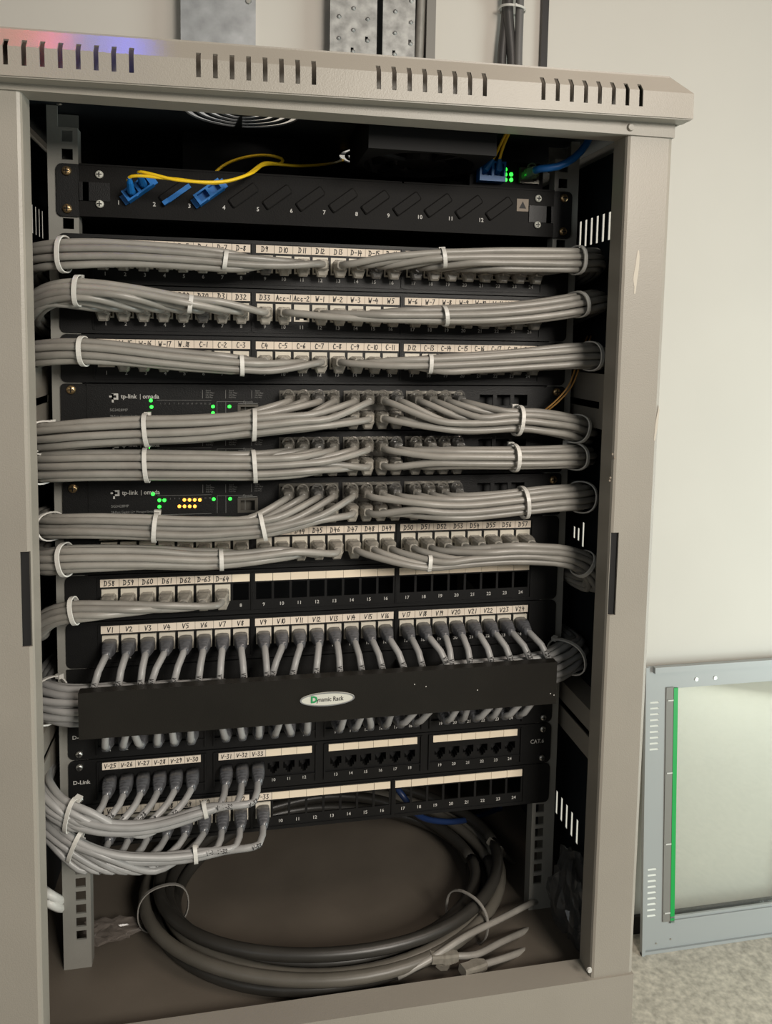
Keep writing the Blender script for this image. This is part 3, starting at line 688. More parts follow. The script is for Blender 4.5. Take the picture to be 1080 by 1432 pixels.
def tie_ring(c, T, u, v, a, b, label, rng, w=3.6, th=1.3, tm=None, head=True):
    n = 28; mb = MB(); F = []
    tilt = rng.uniform(-.12, .12)
    for k in range(n+1):
        an = 2*math.pi*k/n; ca, sa = math.cos(an), math.sin(an)
        ca2 = math.copysign(abs(ca)**.85, ca); sa2 = math.copysign(abs(sa)**.85, sa)
        F.append((ca2, sa2))
    loops = []
    for ca, sa in F:
        base = c+u*(ca*b)+v*(sa*a)+T*(sa*a*tilt); out = (u*ca*a+v*sa*b).normalized()
        loops.append([tuple(base-T*w/2), tuple(base+T*w/2), tuple(base+T*w/2+out*th), tuple(base-T*w/2+out*th)])
    mb.loft(loops, cap=False)
    o = solo('cable_tie', mb, tm or TIE, tuple(c), label, 'cable tie', 'white zip ties on the cable bundles', smooth=False)
    if head:
        ang = rng.choice([0, .2, -.2, .1, .95]); hc = c+u*(math.cos(ang)*(b+2))+v*(math.sin(ang)*(a+2.2)); h = MB()
        e1 = T*2.9; e2 = u*2.4; e3 = v*2.0
        h.add([tuple(hc+e1*i+e2*j+e3*k) for k in (-1, 1) for i, j in ((-1,-1),(1,-1),(1,1),(-1,1))], [(0,3,2,1),(4,5,6,7),(0,1,5,4),(1,2,6,5),(2,3,7,6),(3,0,4,7)])
        tl = hc+e3; 0 and h.add([tuple(tl+e2*.6), tuple(tl-e2*.6), tuple(tl-e2*.6+v*4+T*1), tuple(tl+e2*.6+v*4+T*1), tuple(tl+e2*.6+T*1), tuple(tl-e2*.6+T*1), tuple(tl-e2*.6+v*4+T*2), tuple(tl+e2*.6+v*4+T*2)], [(0,3,2,1),(4,5,6,7),(0,1,5,4),(1,2,6,5),(2,3,7,6),(3,0,4,7)])
        part('tie_head', h, tm or TIE, o)
PN = {0: 'the topmost patch panel', 1: 'the second patch panel from top', 2: 'the patch panel above the switches', 6: 'the patch panel under the lowest switch', 7: 'the half-empty D58 patch panel', 8: 'the V1 to V24 patch panel', 12: 'the lowest patch panel'}
def cab24(row, ks, side, texts, smoky=(), material=None, boot=False):
    out = []
    for k in ks:
        P = np.array([portx(k), 0, -row*U-21.6]); w_ = 'left' if side < 0 else 'right'
        out.append(dict(P=P, label='grey cable under label %s of %s, swept %s' % (texts.get(k, ''), PN[row], w_), group='grey cables of '+PN[row], mat=material or CABLE, plug=BOOTM if boot else (PLUGG if k in smoky else PLUG)))
    return out
ORD = ('first second third fourth fifth sixth seventh eighth ninth tenth eleventh twelfth').split()
def cabsw(row, cols, side, name):
    out = []
    for k in cols:
        for up in (0, 1):
            zc = -13.4 if not up else -29.4
            P = np.array([SWX[k], -2, -row*U+zc])
            out.append(dict(P=P, label='grey cable in the %s row, %s port from the left, of the %s switch' % ('upper' if not up else 'lower', ORD[k], name), group='grey cables of the %s switch' % name, mat=CABLE, plug=(PLUGSG if k in (2, 7, 11) else PLUGS) if not up else PLUG))
    return out
b1 = -46
bundle(cab24(0, range(1, 13), -1, T0, (9,)), [(440,369,-36,5), (380,368,-42,9), (318,364,-45,12), (240,358,-47,21), (160,354,-48,24), (87,356,-46,21), (56,360,-34,19)], -1,
       [(318, 364, 'white zip tie on topmost left bundle, nearer the middle'), (87, 356, 'white zip tie on topmost left bundle, at its outer end')], 'a', seed=1)
bundle(cab24(0, range(13, 25), 1, T0, (15, 17)), [(480,369,-36,6), (540,365,-42,9), (612,361,-45,12), (690,361,-47,19), (760,363,-47,20), (812,364,-44,17), (832,364,-32,16)], 1,
       [(612, 361, 'white zip tie on topmost right bundle, nearer the middle'), (814, 364, 'white zip tie on topmost right bundle, at its outer end')], 'b', seed=2)
bundle(cab24(1, range(1, 10), -1, T1, (6,)), [(372,432,-36,4), (320,429,-43,7), (264,425,-46,11), (180,411,-48,17), (99,407,-46,18), (62,415,-36,17), (46,432,-20,17)], -1,
       [(264, 425, 'white zip tie on second left bundle from top, nearer the middle'), (99, 407, 'white zip tie on second left bundle from top, at its outer end')], 'c', seed=3)
bundle(cab24(1, [k for k in range(10, 25) if k != 11], 1, T1), [(400,436,-36,4), (470,440,-43,8), (540,442,-45,10), (624,442,-46,12), (690,440,-48,19), (750,435,-48,20), (812,425,-45,15), (834,420,-32,15)], 1,
       [(624, 442, 'white zip tie on second right bundle from top, nearer the middle'), (814, 424, 'white zip tie on second right bundle from top, at its outer end')], 'd', seed=4)
bundle(cab24(2, range(2, 13), -1, T2), [(440,512,-36,4), (390,513,-43,8), (335,511,-46,12), (240,503,-48,18), (160,494,-48,19), (108,491,-46,17), (58,494,-34,18)], -1,
       [(335, 511, 'white zip tie on left bundle just above the switches, nearer the middle'), (108, 491, 'white zip tie on left bundle just above the switches, at its outer end')], 'e', seed=5)
bundle(cab24(2, range(13, 25), 1, T2), [(480,507,-36,5), (540,509,-43,8), (595,509,-46,12), (680,506,-48,20), (750,502,-48,21), (822,498,-45,18), (842,500,-32,17)], 1,
       [(595, 509, 'white zip tie on right bundle just above the switches, nearer the middle'), (824, 498, 'white zip tie on right bundle just above the switches, at its outer end')], 'f', seed=6)
bundle(cabsw(3, range(0, 6), -1, 'uppermost'), [(515,584,-38,8), (470,585,-44,13), (420,588,-47,17), (355,594,-48,20), (270,600,-49,21), (195,602,-48,20), (110,607,-46,21), (62,612,-34,20)], -1,
       [(355, 594, 'white zip tie on uppermost switch left bundle, nearer the middle'), (195, 602, 'white zip tie on uppermost switch left bundle, left of middle'), (62, 612, 'white zip tie on uppermost switch left bundle, at its far left end')], 'g', seed=7, dj=34)
bundle(cabsw(3, range(6, 12), 1, 'uppermost'), [(552,578,-38,8), (600,588,-44,13), (660,592,-47,16), (725,588,-48,19), (770,592,-47,19), (802,598,-42,18), (815,605,-30,18)], 1,
       [(725, 588, 'white zip tie on uppermost switch right bundle, nearer the middle'), (803, 598, 'white zip tie on uppermost switch right bundle, at its far right end')], 'h', seed=8, dj=34)
bundle(cabsw(4, range(0, 6), -1, 'middle'), [(515,640,-38,10), (450,647,-45,16), (363,652,-48,20), (280,651,-49,22), (195,650,-48,21), (110,651,-46,21), (58,653,-34,20)], -1,
       [(363, 652, 'white zip tie on middle switch left bundle, nearer the middle'), (196, 650, 'white zip tie on middle switch left bundle, left of middle'), (58, 653, 'white zip tie on middle switch left bundle, at its far left end')], 'i', seed=9, dj=34)
bundle(cabsw(4, range(6, 12), 1, 'middle'), [(565,640,-38,9), (610,640,-44,13), (660,640,-47,15), (724,640,-48,17), (770,639,-47,17), (800,638,-42,17), (812,638,-30,17)], 1,
       [(724, 640, 'white zip tie on middle switch right bundle, nearer the middle'), (806, 638, 'white zip tie on middle switch right bundle, at its far right end')], 'j', seed=10, dj=34)
bundle(cabsw(5, range(0, 5), -1, 'lowest'), [(485,706,-38,8), (440,720,-45,13), (400,730,-47,16), (361,737,-48,18), (280,740,-48,18), (207,737,-48,17), (120,735,-46,17), (72,736,-34,16)], -1,
       [(361, 737, 'white zip tie on lowest switch left bundle, nearer the middle'), (207, 737, 'white zip tie on lowest switch left bundle, left of middle'), (72, 736, 'white zip tie on lowest switch left bundle, at its far left end')], 'k', seed=11, dj=32)
bundle(cabsw(5, range(5, 12), 1, 'lowest'), [(520,694,-38,7), (570,706,-44,13), (640,711,-47,17), (728,703,-48,21), (775,698,-47,20), (806,696,-42,20), (818,694,-30,19)], 1,
       [(728, 703, 'white zip tie on lowest switch right bundle, nearer the middle'), (812, 695, 'white zip tie on lowest switch right bundle, at its far right end')], 'l', seed=12, dj=32)
bundle(cab24(6, range(1, 14), -1, T6), [(470,763,-36,4), (400,773,-42,8), (300,783,-46,12), (200,780,-48,20), (82,783,-46,19), (62,786,-34,17)], -1,
       [(300, 783, 'white zip tie on left bundle under the lowest switch, nearer the middle'), (84, 783, 'white zip tie on left bundle under the lowest switch, at its outer end')], 'm', seed=13)
e = at(835, 845, -20)
bundle(cab24(6, range(14, 25), 1, T6), [(505,768,-36,5), (545,780,-43,8), (594,788,-46,11), (660,781,-48,18), (740,775,-48,21), (811,785,-44,17), (832,815,-34,14)], 1,
       [(594, 788, 'white zip tie on right bundle under the lowest switch, nearer the middle'), (812, 785, 'white zip tie on right bundle under the lowest switch, at its outer end')], 'n', seed=14)
bundle(cab24(7, range(1, 8), -1, T7), [(300,846,-40,4), (255,853,-45,8), (180,853,-47,11), (97,855,-46,16), (62,868,-34,15), (48,886,-20,15)], -1,
       [(97, 855, 'white zip tie on the small left bundle of the D58 panel')], 'o', seed=15)

# V cables: down into the manager (rows 8 and 10), out at its two ends
INKN = 0
vl, vr = [], []
dxs = [-9,-5,-3,-12,-9,-4,-2,3,2,-12,-10,-5,1,5,8,12,8,16,2,4,9,12,15,17]
dzs = [0]*24
for k in range(1, 25):
    P = np.array([portx(k), 0, -8*U-22.5]); dx = dxs[k-1]; side = -1 if k < 13 else 1
    lead = [(0, 4, 0), (0, -14, -.4), (dx*.15, -28, -3), (dx*.55, -37, -10), (dx*.9, -41, -22), (dx, -38, -34)]
    d = dict(P=P, lead=lead, jx=P[0]+dx, jz=-410, dj=16, ink='V%d' % k, ink_at=52, label='grey cable in port V%d, dropping into the cable manager' % k, group='grey cables dropping into the cable manager', mat=CABLEV, plug=BOOTM)
    (vl if side < 0 else vr).append(d)
for k in range(1, 25):
    P = np.array([portxd(k), 0, -10*U-20.5]); side = -1 if k < 13 else 1; dx = random.uniform(-7, 7)+(10 if k > 15 else 0)
    lead = [(0, 4, 0), (0, -14, -.5), (0, -24, -.5), (dx*.2, -31, 5), (dx*.7, -33, 15), (dx, -33, 27)]
    d = dict(P=P, lead=lead, jx=P[0]+dx, jz=-430, dj=16, label='grey cable below the manager cover, %s loop of the %s group from the left' % (ORD[(k-1) % 6], ORD[(k-1)//6]), group='grey cables rising from the half-hidden panel', mat=CABLEV, plug=BOOTM)
    (vl if side < 0 else vr).append(d)
ZB = -421
bundle(vl, [('w', 5, -30, ZB, 12), ('w', -60, -30, ZB, 15), ('w', -140, -30, ZB, 18), ('w', -205, -30, ZB, 20), ('w', -238, -28, ZB, 20), ('w', -258, -12, ZB, 20)], -1,
       [(70, 972, 'white zip tie on the thick bundle leaving the manager at left')], 'p', seed=16)
e = at(800, 925, -34)
bundle(vr, [('w', 10, -30, ZB, 12), ('w', 70, -30, ZB, 15), ('w', 140, -30, ZB+2, 17), ('w', 205, -30, ZB+4, 18), ('w', 236, -26, ZB+8, 18), ('w', 256, -10, ZB+12, 18)], 1,
       [(800, 930, 'white zip tie on the thick bundle leaving the manager at right')], 'q', seed=17)
# bottom left fans
dl = []
for k in range(1, 10):
    P = np.array([portxd(k), 0, -11*U-22]); fr = min(1, .6*(P[0]+258)/82) if k < 7 else .25
    dl.append(dict(P=P, lead=[(0, 4, 0), (0, -14, -.5), (-1, -26, -3), (-6*fr, -33, -4-4*fr), (-20*fr, -43, -6-11*fr), (-42*fr, -48, -8-20*fr)][:6 if k < 7 else 5], dj=82 if k < 7 else 30, front=True, ink='V-%d' % (24+k), ink_at=46+(k*7) % 12, label='grey cable labelled V-%d on the panel with CAT.6 print' % (24+k), group='grey cables of the CAT.6 panel', mat=CABLEV, plug=BOOTM))
bundle(dl, [(345,1106,-42,5), (282,1134,-46,9), (225,1151,-50,10), (165,1156,-53,13), (105,1143,-50,19), (72,1122,-38,19), (62,1105,-24,18)], -1,
       [(280, 1134, 'white zip tie on cables of the CAT.6 panel, nearer the middle'), (105, 1142, 'white zip tie on cables of the CAT.6 panel, at their left end')], 'r', seed=18)
bt = []
for k in range(1, 10):
    P = np.array([portx(k), 0, -12*U-22]); fr = min(1, .6*(P[0]+258)/82) if k < 7 else .25
    bt.append(dict(P=P, lead=[(0, 4, 0), (0, -14, -.5), (-1, -26, -3), (-6*fr, -33, -4-2*fr), (-20*fr, -43, -5-6*fr), (-42*fr, -48, -6-12*fr)][:6 if k < 7 else 5], dj=82 if k < 7 else 30, front=True, ink='V-%d' % (24+k), ink_at=46+(k*5) % 14, label='grey cable labelled V%d on the lowest patch panel' % (24+k), group='grey cables of the lowest patch panel', mat=CABLEV, plug=BOOTM))
bundle(bt, [(335,1180,-42,5), (277,1194,-47,10), (220,1201,-50,11), (165,1201,-53,14), (115,1188,-50,19), (76,1162,-38,19), (63,1145,-24,18)], -1,
       [(277, 1193, 'white zip tie on cables of the lowest panel, nearer the middle'), (115, 1186, 'white zip tie on cables of the lowest panel, at their left end')], 's', seed=19)

# ------------------------------------------------------------------ fibre tray
ft = thing('fibre_patch_tray', 'black fibre tray numbered 1 to 12 with blue adapters in three slots', 'fibre tray', (0, 0, 14))
mb = MB().box(-222, 222, -2, 170, 14.5, 58.5); part('tray_body', mb, TRAYM, ft)
mb = MB()
for a, b in ((-222, -75), (-73, 68), (70, 222)): mb.box(a, b, -2.6, 30, 58.5, 60)
part('tray_lid', mb, TRAYM, ft)
for sg in (-1, 1):
    P = rounded(219, 241.5, 14, 59.5, 5); mb = MB().prism_y([(sg*x, z) for x, z in P], -1, 1.2); mb.box(min(sg*196, sg*219), max(sg*196, sg*219), -3.2, -2, 28, 44)
    mb.box(min(sg*214, sg*222), max(sg*214, sg*222), -3.2, 1, 28, 44)
    ear = part('mounting_ear', mb, BLACK, ft)
    for z in (53, 20.5): link('screw', cached('screw_head_brass_4.2', lambda: screwm(4.2), [SCREW, DARK], True), ft, (sg*232.5, -1, z))
    for z in (51, 25.5): link('screw', cached('screw_head_ring', lambda: screwm(3.6), [BADGEW, DARK], True), ft, (sg*205, -2, z))
mb = MB()
for k in range(12): put_text(mb, str(k+1), -189.1+k*30.58, -2.12, 27.6, 3.9, .016)
part('printed_numbers', mb, PRINT, ft)
def slant(L, W, y0, y1, r=1.6):
    a = math.radians(37); P = rounded(-L/2, L/2, -W/2, W/2, r, 2); return [(x*math.cos(a)-z*math.sin(a), x*math.sin(a)+z*math.cos(a)) for x, z in P]
def coverm():
    mb = MB(); P = slant(29, 9.5, 0, 0); Q = slant(27, 7.5, 0, 0)
    mb.loft([[(x, -2, z) for x, z in P], [(x, -3.6, z) for x, z in P], [(x, -4.2, z) for x, z in Q]]); return mb
for k in range(12):
    if k in (0, 2): continue
    link('slot_cover', cached('slot_cover', coverm, TRAYM), ft, (-171.5+k*30.6, 0, 39.5))
def rotm2(mb, cx, cz, a):
    c_, s_ = math.cos(a), math.sin(a); mb.v = [(cx+x*c_-z*s_, y, cz+x*s_+z*c_) for x, y, z in mb.v]; return mb
A37 = math.radians(37)
def adapter():
    mb = MB().plate(-13.5, 13.5, -5.2, 5.2, -14, -2, [(-10.8, -1.4, -3.6, 3.6), (1.4, 10.8, -3.6, 3.6)]); mb.box(-17.5, -13.5, -4.5, -2, -4.4, 4.4); mb.box(13.5, 17.5, -4.5, -2, -4.4, 4.4)
    mb.box(-13, 13, -6, -2.4, -4.8, 4.8); mb.box(-5, -3, -15, -13, -6, -5); return mb
for k in (0, 2):
    ad = part('adapter', rotm2(adapter(), -171.5+k*30.6, 39.5, A37), BLUE, ft, label='blue duplex fibre adapter')
mb = MB().box(-14.5, 14.5, -5.6, -4.0, -5.6, -1.4); mb.box(-14.5, -9, -9, -4, -5.6, -1.8)
part('adapter', rotm2(mb, -171.5+30.6, 39.5, A37), BLUE, ft, label='blue adapter edge beside a slot cover')
c = at(731, 287, -2); stk = part('warning_sticker', MB().box(c[0]-6, c[0]+6, -2.5, -2, c[2]-6, c[2]+6), STICK, ft, label='faded square sticker with a triangle mark')
mb = MB(); a_ = [(c[0]-3.6, c[2]-3.2), (c[0]+3.6, c[2]-3.2), (c[0], c[2]+3.6)]; mb.prism_y(a_, -2.7, -2.5); part('triangle_mark', mb, INK, stk)
# blue patch plugs and yellow fibres
def fibre(pts, label, r=1.45, m=YEL, name='fibre_patch_cable', grp='yellow fibre cords', plugm=None):
    o = solo(name, MB().tube(catmull(pts, 4), r, 7), m, tuple(pts[0]), label, 'cord', grp, True)
    return o
ax, az = -171.5, 39.5
ends = []
for s_ in (-6.1, 6.1):
    ex, ez = ax+s_*math.cos(A37), az+s_*math.sin(A37); ends.append((ex, ez))
p1, p2 = at(181, 248, -34), at(194, 241, -34)
for (ex, ez), tp, lb, path in zip(ends, (p1, p2), ('yellow fibre cord from the lower blue plug at slot 1, looping back above the tray', 'yellow fibre cord from the upper blue plug at slot 1, running on to the right'),
        ([(240,250,-40),(300,256,-38),(340,247,-25),(370,228,2),(392,229,18),(394,222,30),(370,217,36),(335,222,36),(312,232,34),(296,246,30)], [(250,252,-42),(310,254,-38),(350,243,-22),(372,230,5),(420,232,30),(460,229,60),(480,224,110)])):
    o = fibre([(ex, -20, ez), tuple(tp)]+[tuple(at(*q)) for q in path], lb)
    mb = MB(); mb.tube([(ex, -10, ez), (ex, -20, ez), tuple(np.array([ex, -22, ez])*.35+np.array(tp)*.65), tuple(tp)], [3.4, 3.4, 2.6, 1.6], 10); part('fibre_plug', mb, BLUE, o, label='blue fibre plug with rubber sleeve')
# media converter on the tray
mc = thing('media_converter', 'small black media converter with green lights, on the right end of the tray', 'media converter', (178, 50, 60))
mb = MB().box(139, 215, 12, 95, 60.2, 88); part('case', mb, FANP, mc)
mb = MB().plate(145.5, 172, 66, 85, 0, 12, [(147.5, 157.5, 71, 83), (160, 170, 71, 83)]); mb.box(147, 171, 9, 12, 68, 84); part('fibre_socket', mb, BLUE, mc)
for px, py in ((707, 237), (707, 244), (715, 244), (707, 251.5), (715, 251.5)):
    c = at(px, py, 12); part('indicator_light', MB().cyl((c[0], 12, c[2]), (0,-1,0), 1.9, .7, 10), LEDG, mc)
c = at(739, 246, 12); mb = MB().plate(c[0]-10, c[0]+10, c[2]-8, c[2]+7, 8, 12, [(c[0]-6.5, c[0]+6.5, c[2]-5, c[2]+4.5)]); part('cable_socket', mb, STEEL_D, mc)
s_pts = [(149+3, 4, 78), tuple(at(690, 222, -4)), tuple(at(703, 196, -10)), tuple(at(713, 176, -16)), tuple(at(722, 150, -18)), tuple(at(735, 128, 20))]
s_pts2 = [(165, 4, 78), tuple(at(699, 222, -4)), tuple(at(706, 200, -10)), tuple(at(717, 176, -16)), tuple(at(728, 150, -18)), tuple(at(740, 128, 20))]
for s_, lb in ((s_pts, 'yellow fibre cord rising from the left socket of the media converter'), (s_pts2, 'yellow fibre cord rising from the right socket of the media converter')):
    o = fibre(s_, lb); mb = MB(); mb.tube([(s_[0][0], 8, 77), (s_[0][0], 0, 78), s_[1]], [3.8, 3.6, 1.7], 8); part('fibre_plug', mb, BLUE, o, label='blue fibre plug')
q = at(739, 245, 4); bpts = [(q[0], 6, q[2]), (q[0], -10, q[2]+1), tuple(at(756, 236, -24)), tuple(at(780, 233, -28)), tuple(at(803, 221, -28)), tuple(at(820, 202, -26)), tuple(at(829, 180, -20)), tuple(at(832, 160, 0)), tuple(at(830, 140, 40))]
bcab = make_cable(bpts, None, tuple(bpts[0]), 'blue network cable curving from the media converter up to the right', None, BLUEC, r=3.6)
mb = MB(); pm = plug_switch(); mb.merge(pm, (q[0], 10, q[2]));
GRNP = mat('green_tinted_plug', (0.20, 0.30, 0.18), 0.15, trans=0.35)  # clear plug plastic tinted green
part('plug', mb, GRNP, bcab, label='clear plug tinted green')
bpts = [tuple(at(*q_)) for q_ in ((548,1092,60), (565,1115,45), (585,1140,60), (620,1149,90), (655,1146,120), (700,1130,160))]
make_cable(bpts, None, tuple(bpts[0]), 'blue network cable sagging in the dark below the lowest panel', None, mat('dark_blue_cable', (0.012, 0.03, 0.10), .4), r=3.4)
# orange fibres at the right
for d_, lb in ((0, 'left of the pair'), (5, 'right of the pair')):
    pts = [tuple(at(*q_)) for q_ in ((822+d_, 470, 20), (806+d_, 512, -22), (795+d_, 540, -26), (778+d_, 560, -26), (764+d_, 572, -22), (750+d_, 582, -8))]
    fibre(pts, 'thin orange fibre crossing the right rail beside the uppermost switch, '+lb, 0.85, ORA, grp='orange fibres at the right rail')

# ------------------------------------------------------------------ things on the cabinet floor
ZF = -700.0
coil = thing('cable_coil', 'large coil of thick black cable lying on the cabinet floor', 'cable coil', (15, 45, ZF))
rng = random.Random(5)
for i, (dr, dz) in enumerate([(0, 7), (13, 8), (-12, 9), (4, 20), (17, 21), (-8, 22), (7, 33)]):
    pts = []; n = 60; ph = rng.uniform(0, 6); e1, e2 = rng.uniform(-5, 5), rng.uniform(-5, 5)
    for k in range(n+1):
        a = 2*math.pi*k/n; rx = 176+dr+3*math.sin(2*a+ph); ry = 126+dr+3*math.cos(3*a+ph)
        pts.append((15+e1+rx*math.cos(a), 66+e2+ry*math.sin(a), ZF+dz+ (16*max(0, math.sin(a))**2)+1.5*math.sin(3*a+ph)))
    part('cable_turn', MB().tube(pts, 6.2, 10), COILG if i in (3, 4) else COILM, coil, smooth=True)
def band(ang, lab):
    c = Vector((15+178*math.cos(ang), 66+128*math.sin(ang), ZF+20+16*max(0, math.sin(ang))**2)); T = Vector((-178*math.sin(ang), 128*math.cos(ang), 0)).normalized(); u = Vector((T.y, -T.x, 0)); v = Vector((0,0,1))
    tie_ring(c, T, u, v, 23, 25, lab, rng, 3, 1.2, tm=mat('grey_strap', (0.22, 0.21, 0.19), .5), head=False)
band(math.radians(190), 'grey strap around the black cable coil at its left'); band(math.radians(-42), 'grey strap around the black cable coil at its right front')
def loose(px, label, r=3.2, plug=True, m=CABLE, cap=True):
    pts = [tuple(p) for p in px]; o = make_cable(pts, None, pts[0], label, 'loose cable ends on the cabinet floor', m, r=r)
    if plug:
        d = (Vector(pts[0])-Vector(pts[1])).normalized(); p0 = Vector(pts[0]); pm = plug_clear(); u = d.cross(Vector((0,0,1))).normalized(); v = u.cross(d)
        mb = MB(); mb.add([tuple(p0+u*x+v*z+d*(y+20)) for x, y, z in pm.v], pm.f); part('plug', mb, CLEAR2, o, label='clear modular plug')
    return o
CLEAR2 = mat('clear_loose_plug', (0.27, 0.25, 0.21), 0.15, var=.15, vscale=160, trans=0.25)
loose([at(632, 1337, -66), at(665, 1335, -64), at(700, 1318, -50), at(740, 1300, -20), at(790, 1280, 10)], 'loose grey cable whose clear plug points left at the front right')
loose([at(556, 1366, -76), at(600, 1342, -70), at(650, 1310, -55), at(700, 1285, -30), at(745, 1262, 0), at(800, 1240, 60)], 'loose grey cable without plug crossing diagonally at the front right', plug=False)
loose([at(672, 1350, -72), at(705, 1340, -62), at(745, 1325, -40), at(790, 1306, -15)], 'loose grey cable with clear plug at the front edge of the floor')
loose([at(700, 1190, 70), at(722, 1210, 80), at(742, 1226, 100), at(760, 1230, 150)], 'loose dark cable with whitish plug pointing up beside the right rail', m=COILG)
for i in range(2):
    pts = [tuple(at(*q_)) for q_ in ((55, 1240+i*14, 20), (68, 1250+i*12, -8), (82, 1258+i*11, 0), (96, 1258+i*11, 30))]
    make_cable(pts, None, pts[0], 'short white cable end poking out at lower left, %s of two' % ('upper' if i == 0 else 'lower'), 'white cable ends at the lower left', WHITEC, r=4.2)
def crumple(name, cx, cy, cz, sx, sy, sz, m, label, seed, n=14):
    rg = np.random.RandomState(seed); mb = MB(); G = []
    for i in range(n+1):
        row = []
        for j in range(2*n+1):
            th = math.pi*i/n; ph = 2*math.pi*(j % (2*n))/(2*n)
            f = 1+.16*math.sin(3.1*ph+2*th+seed)+.12*math.sin(5*th-2*ph)+.14*math.sin(9*ph+1.3*seed+4*th)*math.sin(th)
            row.append((cx+sx*f*math.sin(th)*math.cos(ph), cy+sy*f*math.sin(th)*math.sin(ph), cz+max(-sz, sz*f*math.cos(th))))
        G.append(row)
    vs = [p for r_ in G for p in r_[:2*n]]; fs = []
    for i in range(n):
        for j in range(2*n): fs.append((i*2*n+j, i*2*n+(j+1) % (2*n), (i+1)*2*n+(j+1) % (2*n), (i+1)*2*n+j))
    mb.add(vs, fs); return solo(name, mb, m, (cx, cy, cz-sz), label, 'plastic bag' if 'bag' in name else 'wrapper')
c = at(808, 1262, -35)
crumple('plastic_bag', 255, -38, -660, 18, 34, 42, FILM, 'crumpled smoky plastic bag stuffed behind the right front post', 2)
c = atz(155, 1300, ZF+6)
crumple('plastic_wrapper', c[0], c[1], ZF+6, 26, 16, 6, FILM2, 'small clear plastic wrapper on the cabinet floor at left', 4, 10)

# ------------------------------------------------------------------ stand below the cabinet (hardly in view)
st_ = thing('steel_stand', 'grey steel stand carrying the cabinet', 'stand', (0, 166, FLOOR_Z))
part('stand_top', MB().box(-285, 285, -104, 440, -780, -740), PAINTB, st_)
for sx in (-1, 1):
    for y0 in (-104, 400): part('leg', MB().box(min(sx*285, sx*245), max(sx*285, sx*245), y0, y0+40, FLOOR_Z, -780), PAINTB, st_)

# ------------------------------------------------------------------ the detached door leaning on the wall
DH, DW = 764.0, 575.0
door = bpy.data.objects.new('cabinet_door', None); COL.objects.link(door); dorg = (958.0, 1000.0, FLOOR_Z); door.location = w3(dorg); ORG[door.name] = (0, 0, 0)
props(door, 'detached blue-grey cabinet door with glass and green edge tape, leaning on the wall', 'cabinet door')
hs = [(18, 42, z-2.4, z+2.4) for z in [DH-96-k*15.5 for k in range(9)]+[DH-540-k*15.5 for k in range(9)]]
gl = (83, DW-83, 92, DH-62)
part('door_frame', MB().plate(0, DW, 0, DH, 0, 3, hs+[gl]), DOORP, door)
mb = MB().box(0, 9, -9, 0, 0, DH); mb.box(DW-9, DW, -9, 0, 0, DH); mb.box(24, DW, -12, 0, DH-16, DH); mb.box(0, DW, -6, 0, 0, 8); part('door_rim', mb, DOORP, door)
for h in hs: part('lit_slot_strip', MB().loft([[(h[0], 2.4, h[2]), (h[0], 2.4, h[3]-.4), (h[0], -.8, h[2]+.4)], [(h[1], 2.4, h[2]), (h[1], 2.4, h[3]-.4), (h[1], -.8, h[2]+.4)]]), SLOTLIT, door, label='pale strip filling a vent slot, painted as light')  # pale strips fill the slots, their brightness put in as colour
part('recess_channel', MB().box(62, 83, -3, 0, 80, DH-58), CHAN, door)
part('glass_pane', MB().box(gl[0], gl[1], 3, 7, gl[2], gl[3]), GLASS, door)
part('edge_tape', MB().box(83, 95, -4, 3, 76, DH-60), GREEN, door, label='bright green protective edge tape')
mb = MB().box(83, DW-83, -4, 0, 74, 82); mb.box(83, DW-83, -4, 0, 88, 93); part('lower_glass_bead', mb, DOORP, door)
for z in (DH-92, DH-285, DH-475, DH-660): part('glass_clip', MB().box(66, 82, -5, -3, z-1.6, z+1.6), TIE, door)
for x in (150, 205): part('screw', MB().cyl((x, 0, DH-42), (0,-1,0), 5, 2, 12), STEEL, door)
for z in (24, 30): part('screw', MB().cyl((45+(z-24)*7, 0, z), (0,-1,0), 2.5, 1.5, 10), STEEL, door)
door.rotation_euler = (-math.atan2(48, DH), 0, 0)

# ------------------------------------------------------------------ trays and conduits on the wall above
def span(px0, px1, py=40): return at(px0, py, WALL_Y)[0], at(px1, py, WALL_Y)[0]
a, b = span(255, 357)
tr = thing('cable_tray', 'plain galvanised steel cable tray on the wall, left one above the cabinet', 'cable tray', ((a+b)/2, WALL_Y, 300))
part('tray_cover', MB().box(a, b, WALL_Y-52, WALL_Y-50, -600, 1000), GALV, tr); part('tray_side', MB().box(a, a+2, WALL_Y-50, WALL_Y, -600, 1000), GALV, tr); part('tray_side', MB().box(b-2, b, WALL_Y-50, WALL_Y, -600, 1000), GALV, tr)
c = at(350, 2, WALL_Y-52); part('screw', MB().cyl((c[0]-4, WALL_Y-52, c[2]), (0,-1,0), 7, 4, 12, 5), STEEL, tr)
a, b = span(458, 603)
tr = thing('cable_tray', 'perforated mottled steel cable tray holding one grey cable, right one above cabinet', 'cable tray', ((a+b)/2, WALL_Y, 300))
w_ = span(460, 522)[1]-a; g_ = span(460, 530)[1]; e_ = span(460, 574)[1]; hs = []; hs2 = []
for r_ in range(16):
    for q_ in range(3):
        zc = 300+r_*46+(20 if q_ == 1 else 0); xc = a+18+q_*32; hs.append((xc, zc))
    for q_ in range(2):
        zc = 322+r_*46-q_*20; xc = g_+26+q_*36; hs2.append((xc, zc))
part('tray_flange', MB().plate(a, a+w_, 250, 1000, WALL_Y-50, WALL_Y-48, [(x-3.2, x+3.2, z-3.5, z+3.5) for x, z in hs[::4]]), GALVD, tr)
mb = MB()
for x, z in hs+hs2: mb.cyl((x+2, WALL_Y-50, z-6), (0.1,-1,-.5), 5.5, 2.2, 10, 3.2)
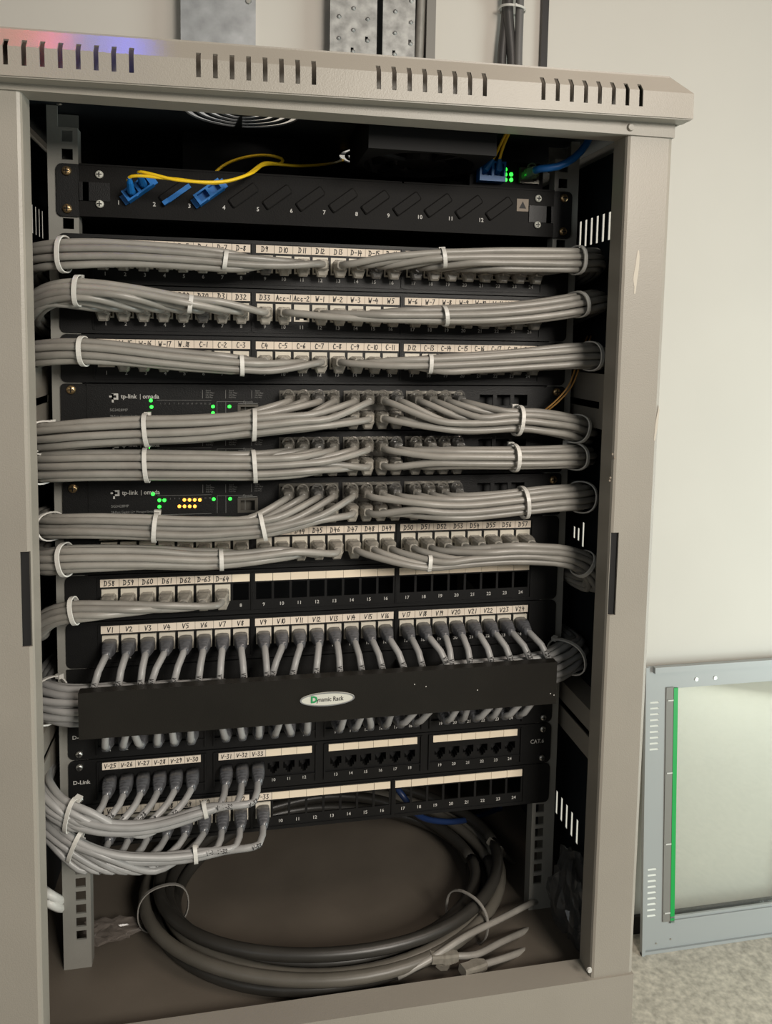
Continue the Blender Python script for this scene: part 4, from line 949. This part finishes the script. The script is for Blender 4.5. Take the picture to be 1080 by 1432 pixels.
part('pressed_dimples', mb, GALVD, tr, smooth=True)
part('tray_side', MB().box(a+w_-2, a+w_, WALL_Y-48, WALL_Y, -600, 1000), GALVD, tr)
part('tray_back', MB().box(a+4, e_+30, WALL_Y-3, WALL_Y, -600, 1000), CONDUIT, tr, label='dark backing strip')
part('tray_flange', MB().plate(g_, e_, 250, 1000, WALL_Y-50, WALL_Y-48, [(x-3.2, x+3.2, z-3.5, z+3.5) for x, z in hs2[1::3]]), GALVD, tr); part('tray_side', MB().box(b-21, b, WALL_Y-44, WALL_Y, -600, 1000), CHAN, tr, label='dark grey outer edge')
pts = [(b-34, WALL_Y-30, -600), (b-35, WALL_Y-30, 500), (b-32, WALL_Y-30, 700), (b-36, WALL_Y-30, 1000)]
solo('riser_cable', MB().tube(catmull(pts, 40), 11, 10), CABLE, pts[0], 'grey riser cable lying in the perforated wall tray', 'cable', None, True)
for i, (px0, px1, rr, lb) in enumerate(((702, 708, 11, 'leftmost of three'), (716, 711, 12, 'middle one of three'), (725, 727, 10, 'rightmost of three'))):
    q0 = at(px0, 120, WALL_Y-24-i*10); p = [(170+i*26, 425, 105), (175+i*26, 470, 150), (230+i*28, 640, 190), (q0[0]-40, 930, 260), q0+np.array([0, -10, -90]), q0, at(px0, 80, WALL_Y-24-i*10), at(px1, 15, WALL_Y-24-i*10), at(px1+1, -60, WALL_Y-24-i*10)]
    solo('conduit', MB().tube(catmull([tuple(q_) for q_ in p], 20), rr, 10), CONDUIT if i < 2 else mat('grey_conduit', (0.13, 0.125, 0.12), .5), tuple(p[0]), 'black cable conduit rising up the wall, '+lb, 'conduit', 'black conduits on the wall', True)
c = Vector(at(716, 14, WALL_Y-34)); tie_ring(c, Vector((0,0,1)), Vector((0,-1,0)), Vector((1,0,0)), 30, 26, 'white zip tie around the three black conduits on the wall', random.Random(4), 5, 2)
a, b = span(755, 764); part_ = solo('wall_channel', MB().box(a, b, WALL_Y-14, WALL_Y, -600, 1000), SKIRT, (a, WALL_Y, 250), 'narrow black vertical channel on the wall right of the conduits', 'channel')
